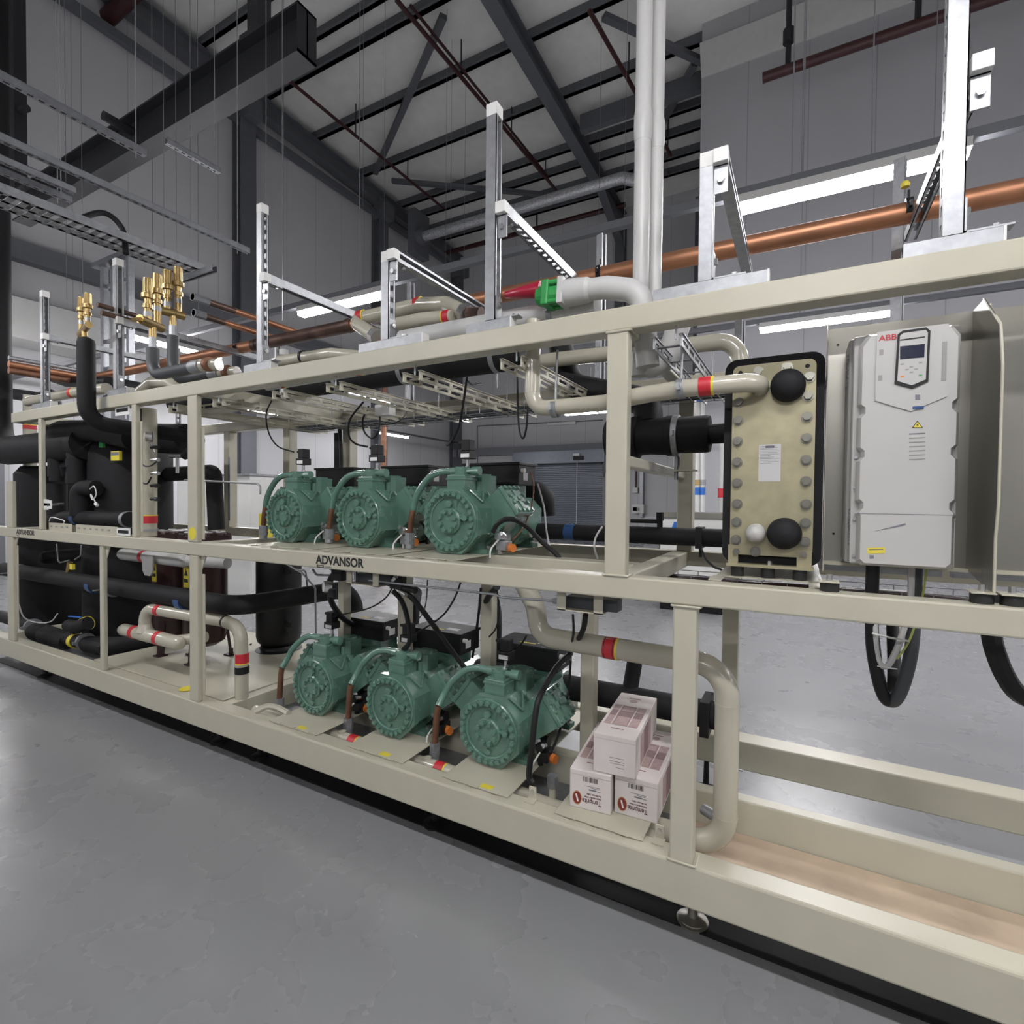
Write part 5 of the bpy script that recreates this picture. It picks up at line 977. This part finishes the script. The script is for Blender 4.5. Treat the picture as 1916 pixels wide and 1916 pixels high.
t2 = thing('next_drive_conduit', 'black conduit bundle of the next drive hanging at the right picture edge', 'conduit', (.50, 1.95, 1.25)); B().curve([(.475, 1.95, 1.25), (.49, 1.95, 1.1), (.54, 1.95, .98), (.62, 1.97, .95)], .024).make('tube', 'black', t2)

# ------------------------------------------------------------------ cartons (lying upside down)
def carton(cx, cy, z, ang, label, wdt=.160, L=.46, h=.148, printed=True):
    ex = V((math.cos(ang), math.sin(ang), 0)); ey = V((-math.sin(ang), math.cos(ang), 0)); o = V((cx, cy, z))
    t = thing('carton', label, 'carton', o, 'cartons stacked in the rack')
    B().bar(o+EZ*h/2, o+ey*L+EZ*h/2, wdt, h, bev=.003).make('box', 'carton', t)
    f = lambda u, v: o + ex*(u-wdt/2) + EZ*v - ey*.0006              # front face, u from left, v from bottom
    top = lambda u, s: o + ex*(u-wdt/2) + ey*s + EZ*(h+.0003)
    def rect(fn, u0, u1, v0, v1, n, m_, name, th, par=t):
        a, b2, c2, d2 = fn(u0, v0), fn(u1, v0), fn(u1, v1), fn(u0, v1); bb = B(); bb.rings([[a, b2, c2, d2], [p+n*th for p in (a, b2, c2, d2)]]); return bb.make(name, m_, par)
    nf, nt = -ey, EZ
    # top print: grey-brown block with pale dividers
    rect(top, .012, wdt-.016, .10, .31, nt, 'cartonprint', 'printed_panel', .0003); rect(top, .0125, wdt-.0165, .19, .25, nt, 'cartondark', 'dark_stripe', .0005)
    rect(top, .040, .043, .10, .31, nt, 'carton', 'divider', .0007); rect(top, .105, .108, .10, .31, nt, 'carton', 'divider', .0007)
    rect(top, .048, .0505, .12, .30, nt, 'cartondark', 'window_line', .0007); rect(top, .099, .1015, .12, .30, nt, 'cartondark', 'window_line', .0007); rect(top, .048, .1015, .298, .301, nt, 'cartondark', 'window_line', .0007)
    rect(top, .05, .10, .065, .071, nt, 'maroon', 'printed_word', .0004); rect(top, .05, .10, .40, .405, nt, 'maroon', 'printed_word', .0004)
    B().lathe(top(.075, .37), EZ, [(.018, 0), (.018, .0004), (0, .0004)], 24).make('printed_oval', 'cartonprint', t)
    sf = lambda s, v: o + ex*(wdt/2+.0003) + ey*s + EZ*v
    rect(sf, .09, .31, .012, h-.02, ex, 'cartonprint', 'side_print', .0003); rect(sf, .16, .25, .0125, h-.0205, ex, 'cartondark', 'side_stripe', .0005)
    rect(f, .0, wdt, h-.019, h-.018, nf, 'cartonprint', 'flap_edge', .0003)
    if printed:
        tx = lambda s, size, u, v, m_, bold=0, fit=None: text('lettering', s, size, f(u, v), -ex, -EZ, m_, t, ext=.0002, bold=bold, fit=fit)
        tx('Temprite', .026, .124, .042, 'inkmaroon', .0004, (.074, .0185)); tx('Replacement Filter', .0085, .122, .053, 'inkmaroon', .0002); tx('for Model 138A', .0085, .122, .065, 'inkmaroon', .0002)
        for v_, u0, u1, h_ in ((.077, .075, .105, .005), (.077, .108, .12, .002), (.086, .085, .115, .0018), (.091, .06, .118, .0018)): rect(f, u0, u1, v_, v_+h_, nf, 'inkgrey', 'printed_line', .0003)
        ov = B().lathe(f(.030, .040), nf, [(.018, 0), (.018, .0004), (0, .0004)], 28).make('logo_oval', 'goldrim', t); ov.data.transform(Matrix.Translation(f(.030, .040)-o) @ Matrix.Rotation(0, 4, 'X') @ Matrix.Diagonal((1, 1, 1.5, 1)) @ Matrix.Translation(o-f(.030, .040)))
        o2 = B().lathe(f(.030, .040)-ey*.0004, nf, [(.0155, 0), (.0155, .0004), (0, .0004)], 28).make('logo_fill', 'logored', t); o2.data.transform(Matrix.Translation(f(.030, .040)-o) @ Matrix.Diagonal((1, 1, 1.5, 1)) @ Matrix.Translation(o-f(.030, .040)))
        bb = B(); bb.bar(f(.034, .026)-ey*.001, f(.026, .054)-ey*.001, .006, .0004, up=-ey); bb.make('logo_stroke', 'white', t)
        bb = B(); rnd = random.Random(2); u = .052
        while u < .105: w_ = rnd.choice((.0012, .002, .003)); bb.box(0, 0, 0, 0, 0, 0) if 0 else bb.rings([[f(u, .108), f(u+w_, .108), f(u+w_, .126), f(u, .126)], [f(u, .108)+nf*.0003, f(u+w_, .108)+nf*.0003, f(u+w_, .126)+nf*.0003, f(u, .126)+nf*.0003]]); u += w_+rnd.choice((.0013, .002, .003))
        bb.make('barcode', 'ink', t)
    else:
        for v_, u0 in ((.030, .088), (.044, .066), (.052, .062), (.065, .062)): rect(f, u0, .118, v_, v_+.0016, nf, 'inkgrey', 'printed_line', .0003)
    return t
carton(-.676, 1.866, .3265, math.radians(6), 'carton with red lettering, lower left of the stack of three')
carton(-.512, 1.905, .3265, math.radians(1.5), 'carton with red lettering, lower right of the stack, against the beige post')
carton(-.590, 1.885, .4765, math.radians(4), 'plain-ended white carton lying on top of the other two', printed=False)

# ------------------------------------------------------------------ brass relief valves
def brass_tower(b, p, h, r):
    b.lathe(p, EZ, [(r*.8, 0), (r*.8, h*.1), (r*1.1, h*.1), (r*1.1, h*.22), (r*.75, h*.24), (r*.8, h*.38), (r*1.45, h*.40), (r*1.45, h*.53), (r*.95, h*.56), (r*.95, h), (r*.5, h*1.0), (0, h*.99)], 20)
    for k in range(6): a = k*PI/3; q_ = p+V((math.cos(a)*r*.95, math.sin(a)*r*.95, h*.58)); b.cyl(q_, q_+EZ*h*.4, r*.14, n=6)
def relief(label, group_px, Y, h, r, stem, name='relief_valve'):
    t = thing(name, label, 'relief valve', PY(*stem, Y), 'brass relief valve groups')
    pb = PY(*stem, Y)
    tops = [PY(x, y, Y+dy) for x, y, dy in group_px]
    for p in tops: body = B(); brass_tower(body, p-EZ*h, h, r); body.make('valve_tower', 'brass', t)
    z = min(p.z for p in tops)-h
    for p in tops: B().lathe(p-EZ*(h+r*1.2), EZ, [(0, 0), (r*.9, 0), (r*.9, r*1.2), (0, r*1.2)], 16).make('steel_nut', 'galv', t)
    b = B(); m_ = sum(tops, V((0, 0, 0)))/len(tops); c = V((m_.x, m_.y, z-r*2.6)); d = (tops[-1]-tops[0]); d.z = 0; d = d.normalized()
    b.tube([V((tops[0].x, tops[0].y, c.z))-d*r*2.6, V((tops[-1].x, tops[-1].y, c.z))+d*r*1.5], r*1.1, 0, 16); b.cyl(c-EZ*r*3.4, c, r*.85)
    for p in tops: b.cyl(V((p.x, p.y, c.z)), V((p.x, p.y, p.z-h)), r*.85)
    b.bar(V((tops[0].x, tops[0].y, c.z))-d*r*2.6, V((tops[0].x, tops[0].y, c.z))-d*r*4.5-EZ*r*.9, r*1.1, r*.9); b.make('changeover_body', 'brass', t)
    B().cyl(c-EZ*r*6.2, c-EZ*r*3.3, r*.95, n=8).make('pipe_union', 'galv', t)
    return t, c-EZ*r*6
relief('small pair of brass relief valves on top of the insulated riser', [(152, 557, .03), (164, 549, -.02)], 1.66, .155, .019, (160, 600))
_, c1 = relief('front pair of the four brass relief valves, on the left dark hose', [(276, 521, -.02), (294, 513, .05)], 1.74, .20, .024, (285, 600))
_, c2 = relief('rear pair of the four brass relief valves, on the right dark hose', [(313, 506, .02), (333, 501, .08)], 1.86, .20, .024, (325, 590))
for i, (c, l) in enumerate(((c1, 'left dark patinated bent pipe under the front pair of brass valves'), (c2, 'right dark patinated bent pipe under the rear pair of brass valves'))):
    t = thing('valve_riser', l, 'pipe', c); a = V((c.x, c.y, c.z)); b_ = V((c.x, c.y, 2.245)); e = b_+V((.42, .0, 0))
    B().tube([a, b_, e], .034, .20, 18, 9).make('dark_section', 'conduit', t); B().cyl(e, e+V((.09, 0, 0)), .038).make('union', 'galv', t); B().cyl(e+V((.085, 0, 0)), e+V((.2, .03, 0)), .034).make('beige_end', 'copperdull' if 0 else 'beige', t); B().cyl(e+V((.14, 0, 0)), e+V((.165, .0, 0)), .039).make('brown_ring', 'copperdull', t)

# ------------------------------------------------------------------ junction boxes, brackets, gauges under the middle beam
t = thing('tray_junction_boxes', 'pair of small white junction boxes joined by a gland, hanging under the top trays', 'junction box', PY(716, 770, 2.45))
a, c = PY(703, 758, 2.45), PY(718, 777, 2.45); B().box(a.x, c.x, 2.44, 2.50, c.z, a.z, .003).make('left_box', 'white', t); a, c = PY(718, 756, 2.42), PY(732, 777, 2.42); B().box(a.x, c.x, 2.40, 2.46, c.z, a.z, .003).make('right_box', 'white', t); p = PY(711, 779, 2.47); B().cyl(p, p+EZ*.03, .012).make('gland', 'white', t)
def hang_bracket(px0, px1, py, dz, label):
    a, c = PY(px0, py, 1.80), PY(px1, py, 1.80); t = thing('cable_bracket', label, 'bracket', (a.x, 1.8, 1.167-dz), 'beige hanging cable brackets')
    b = B()
    for x in (a.x, c.x-.035): b.box(x, x+.035, 1.80, 1.804, 1.167-dz, 1.167)
    b.box(a.x, c.x, 1.80, 1.90, 1.167-dz, 1.171-dz); b.make('bracket', 'frame', t); B().box(a.x+.02, c.x+.04, 1.84, 1.90, 1.172-dz, 1.215-dz).make('cable_duct', 'conduit', t); return t
hang_bracket(1042, 1128, 1130, .075, 'beige bracket with dark duct hanging under the middle beam, right one')
hang_bracket(648, 708, 1085, .07, 'beige bracket with dark duct hanging under the middle beam, below the lettering')
t = thing('gauge_assembly', 'small round pressure gauge with black valve block under the lettering', 'gauge', PY(607, 1098, 1.85)); p = PY(606, 1098, 1.85)
g_ = B().cyl(p, p+V((.02, .03, 0)), .030, n=24).make('gauge', 'chrome', t); B().cyl(p-V((.003, .0045, 0)), p, .025, n=24).make('dial', 'white', g_); B().box(p.x+.06, p.x+.13, 1.84, 1.88, p.z+.04, p.z+.12, .004).cyl(p+V((.04, .02, -.05)), p+V((.04, .02, -.01)), .02).make('valve_block', 'black', t); B().cyl(p+V((.02, .02, .09)), p+V((.2, .02, .09)), .006).make('steel_tube', 'galv', t)
for x in (.165, .2): B().cyl(p+V((x, .02, .03)), p+V((x, .02, .1)), .010, n=8).make('fitting', 'chrome', t)
single(B().tube([PY(690, 1086, 1.84), PY(760, 1094, 1.84), PY(925, 1112, 1.84), PY(940, 1118, 1.84), PY(1036, 1124, 1.84)], .005, .02, 8).hexa(PY(1036, 1124, 1.84), (1, 0, 0), .012, .02), 'long_steel_tube', 'galvdark', 'thin grey steel tube running level under the middle beam between the two brackets', 'tube')
t = thing('tube_fittings', 'cluster of dark tube fittings beside the left hanging bracket', 'fitting', PY(740, 1095, 1.86)); p = PY(740, 1097, 1.86); B().cyl(p, p+V((.12, 0, -.01)), .014).box(p.x-.02, p.x+.05, 1.84, 1.88, p.z-.01, p.z+.05, .004).cyl(p+V((-.05, 0, .02)), p+V((.04, 0, .0)), .02).make('body', 'black', t); B().cyl(p+V((.0, -.02, .03)), p+V((.03, -.03, .05)), .010).cyl(p+V((.04, -.01, -.02)), p+V((.08, -.02, -.03)), .010).make('bright_nuts', 'chrome', t)
single(B().tube([PY(535, 1055, 2.3), PY(565, 1072, 2.3), PY(590, 1100, 2.3), PY(591, 1195, 2.3)], .006, .03, 8), 'bent_steel_tube', 'galvdark', 'thin bent steel tube dropping behind the first lower compressor', 'tube')
single(B().tube([PY(552, 1066, 2.4), PY(572, 1067, 2.4), PY(575, 1100, 2.4)], .006, .03, 8), 'short_steel_tube', 'galvdark', 'short bent steel tube beside the black cylinder', 'tube')
single(B().tube([PY(585, 1065, 1.9), PY(592, 1076, 1.9), PY(625, 1077, 1.9)], .006, .03, 8), 'curved_steel_tube', 'galvdark', 'curved steel tube leading to the valve block by the gauge', 'tube')

# ------------------------------------------------------------------ cables
def cable(name, label, pts, r, m_='black', group='black cables'):
    t = tag(B().curve([PY(*p) if len(p) == 3 else V(p) for p in pts], r).make(name, m_), label, 'cable', group); return t
cable('sensor_cable', 'black cable sagging from the tray to the sensor of the first upper compressor', [(508, 750, 2.0), (498, 775, 2.05), (503, 810, 2.08), (520, 835, 2.1), (550, 846, 2.11)], .0045)
cable('sensor_cable', 'black cable sagging to the sensor of the middle upper compressor', [(680, 752, 2.1), (655, 785, 2.1), (653, 815, 2.1), (665, 830, 2.1), (688, 836, 2.11)], .0055)
cable('sensor_cable', 'black cable dropping to the sensor of the third upper compressor', [(874, 705, 2.0), (866, 760, 2.05), (858, 800, 2.08), (843, 828, 2.1), (836, 833, 2.1), (845, 828, 2.11), (858, 828, 2.115)], .0055)
cable('loop_cable', 'black cable loop hanging from the white junction boxes', [(690, 760, 2.4), (679, 785, 2.4), (682, 808, 2.4), (696, 820, 2.4), (708, 808, 2.4), (711, 780, 2.45)], .006)
cable('box_cable', 'thin grey cable from the white junction boxes up to the basket', [(721, 790, 2.42), (738, 791, 2.45), (755, 780, 2.5), (765, 760, 2.6)], .004, 'conduit')
cable('long_loop_cable', 'thin black cable loop hanging beside the vertical beige pipe', [(968, 690, 2.1), (969, 760, 2.1), (972, 805, 2.1), (979, 820, 2.1), (985, 800, 2.1), (988, 760, 2.1)], .0045)
cable('tray_cable', 'short black cable drooping between two channel trays', [(874, 712, 2.0), (885, 720, 2.1), (900, 718, 2.3)], .005)
cable('post_cable', 'thick black cable bundle running down a rear post behind the middle upper compressor', [(633, 785, 2.8), (636, 810, 2.8), (638, 850, 2.8), (638, 905, 2.8)], .014)
cable('motor_hose', 'thick black hose arching from the lower right of the third upper compressor to the deck', [(922, 996, 2.03), (932, 979, 2.03), (955, 971, 2.05), (985, 985, 2.12), (1015, 1015, 2.17), (1042, 1038, 2.2), (1052, 1056, 2.2)], .012)
cable('motor_hose', 'black hose arch beside the middle upper compressor', [(767, 1020, 2.2), (765, 985, 2.2), (775, 970, 2.2), (795, 985, 2.3), (800, 1020, 2.4)], .011)
cable('motor_hose', 'black hose arch beside the first upper compressor', [(588, 1010, 2.2), (590, 985, 2.2), (608, 965, 2.2), (630, 975, 2.3), (640, 1000, 2.4)], .010)
cable('earth_cable', 'pale grey cable running down the back of the third upper compressor', [(1006, 905, 2.5), (1018, 950, 2.5), (1022, 990, 2.45), (1030, 1035, 2.4)], .005, 'lightgrey')
cable('red_wire', 'brown wire looping from terminal box to oil regulator of the third upper compressor', [(993, 883, 2.42), (998, 910, 2.4), (995, 945, 2.3), (980, 985, 2.25), (958, 1012, 2.18)], .004, 'copperdull')
cable('lower_hose', 'thick black corrugated hose falling from the middle beam to the middle lower compressor', [(752, 1108, 1.88), (770, 1118, 1.9), (800, 1155, 1.95), (840, 1210, 2.05), (870, 1250, 2.1)], .013)
cable('lower_hose', 'thick black hose curving from the tube fittings down to the first terminal box', [(735, 1105, 1.87), (752, 1125, 1.9), (763, 1160, 1.95), (766, 1200, 2.0), (755, 1215, 2.05)], .012)
cable('lower_hose', 'thick black hose curving down beside the gauge to the first lower terminal box', [(628, 1070, 1.9), (617, 1090, 1.9), (620, 1125, 1.95), (640, 1155, 2.1), (660, 1168, 2.3)], .016)
cable('lower_hose', 'thick black hose running down in front of the third lower compressor to the base', [(1068, 1222, 2.22), (1040, 1250, 2.12), (1012, 1300, 1.97), (1003, 1330, 1.93), (995, 1400, 1.9), (990, 1450, 1.9), (996, 1465, 1.9)], .013)
cable('thin_lower_cable', 'thin black cable running down the motor of the third lower compressor', [(1068, 1235, 2.3), (1064, 1290, 2.28), (1057, 1330, 2.22), (1045, 1375, 2.1), (1030, 1410, 2.0)], .006)
cable('thin_lower_cable', 'thin black cable from the bracket to the first lower sensor', [(735, 1098, 1.88), (720, 1120, 1.95), (690, 1138, 2.0), (640, 1150, 2.05), (612, 1157, 2.05)], .004)
cable('thin_lower_cable', 'thin black cable sagging to the middle lower sensor', [(862, 1090, 1.9), (850, 1120, 1.95), (830, 1150, 2.0), (800, 1172, 2.05), (775, 1186, 2.05), (756, 1190, 2.05)], .0045)
cable('thin_lower_cable', 'thin grey cable hanging down between two middle posts', [(800, 1085, 1.95), (798, 1120, 2.0), (792, 1145, 2.05), (778, 1165, 2.1)], .003, 'conduit')
cable('thin_lower_cable', 'thin black cable along the third middle post to the third lower sensor', [(930, 1105, 2.1), (934, 1145, 2.1), (928, 1175, 2.1), (915, 1192, 2.1)], .004)
cable('thin_lower_cable', 'thin black cable curving over the third lower terminal box', [(985, 1190, 2.05), (975, 1205, 2.1), (960, 1215, 2.12), (935, 1212, 2.1)], .004)
cable('thin_lower_cable', 'black cable dropping beside the third middle post', [(900, 1100, 2.2), (896, 1145, 2.2), (890, 1190, 2.25), (884, 1230, 2.3)], .007)
cable('thin_lower_cable', 'thick black cable slanting from the middle beam to the third middle post', [(930, 1098, 2.1), (915, 1115, 2.2), (905, 1135, 2.3)], .016)
cable('bracket_cable', 'two-strand black cable hanging from the right bracket', [(1072, 1150, 1.87), (1073, 1185, 1.9), (1066, 1215, 2.05)], .005)
cable('bracket_cable', 'thick black cable hanging from the right bracket to the third compressor', [(1096, 1150, 1.87), (1092, 1175, 1.9), (1080, 1200, 2.0), (1066, 1222, 2.2)], .011)
cable('hx_cable', 'thin black cable curving from the pipe clamp down to the basket', [(1313, 1028, 2.45), (1320, 1045, 2.4), (1335, 1060, 2.35), (1350, 1066, 2.3)], .005)
cable('beam_cable', 'thin grey cable curving across the black pipe left of the right post', [(1127, 985, 2.0), (1115, 1005, 2.0), (1112, 1025, 2.0), (1118, 1045, 2.05)], .004, 'lightgrey')
for i, pts in enumerate((((430, 1195), (415, 1210), (425, 1222), (440, 1215)), ((470, 1205), (455, 1215), (465, 1225), (480, 1218)), ((412, 1190), (430, 1205), (418, 1218), (412, 1200)))):
    cable('coiled_cable', 'white and black loose cable coils on the deck beside the red vessels', [(x, y, 2.65) for x, y in pts], .006, ('white', 'black', 'black')[i], 'loose cable coils')
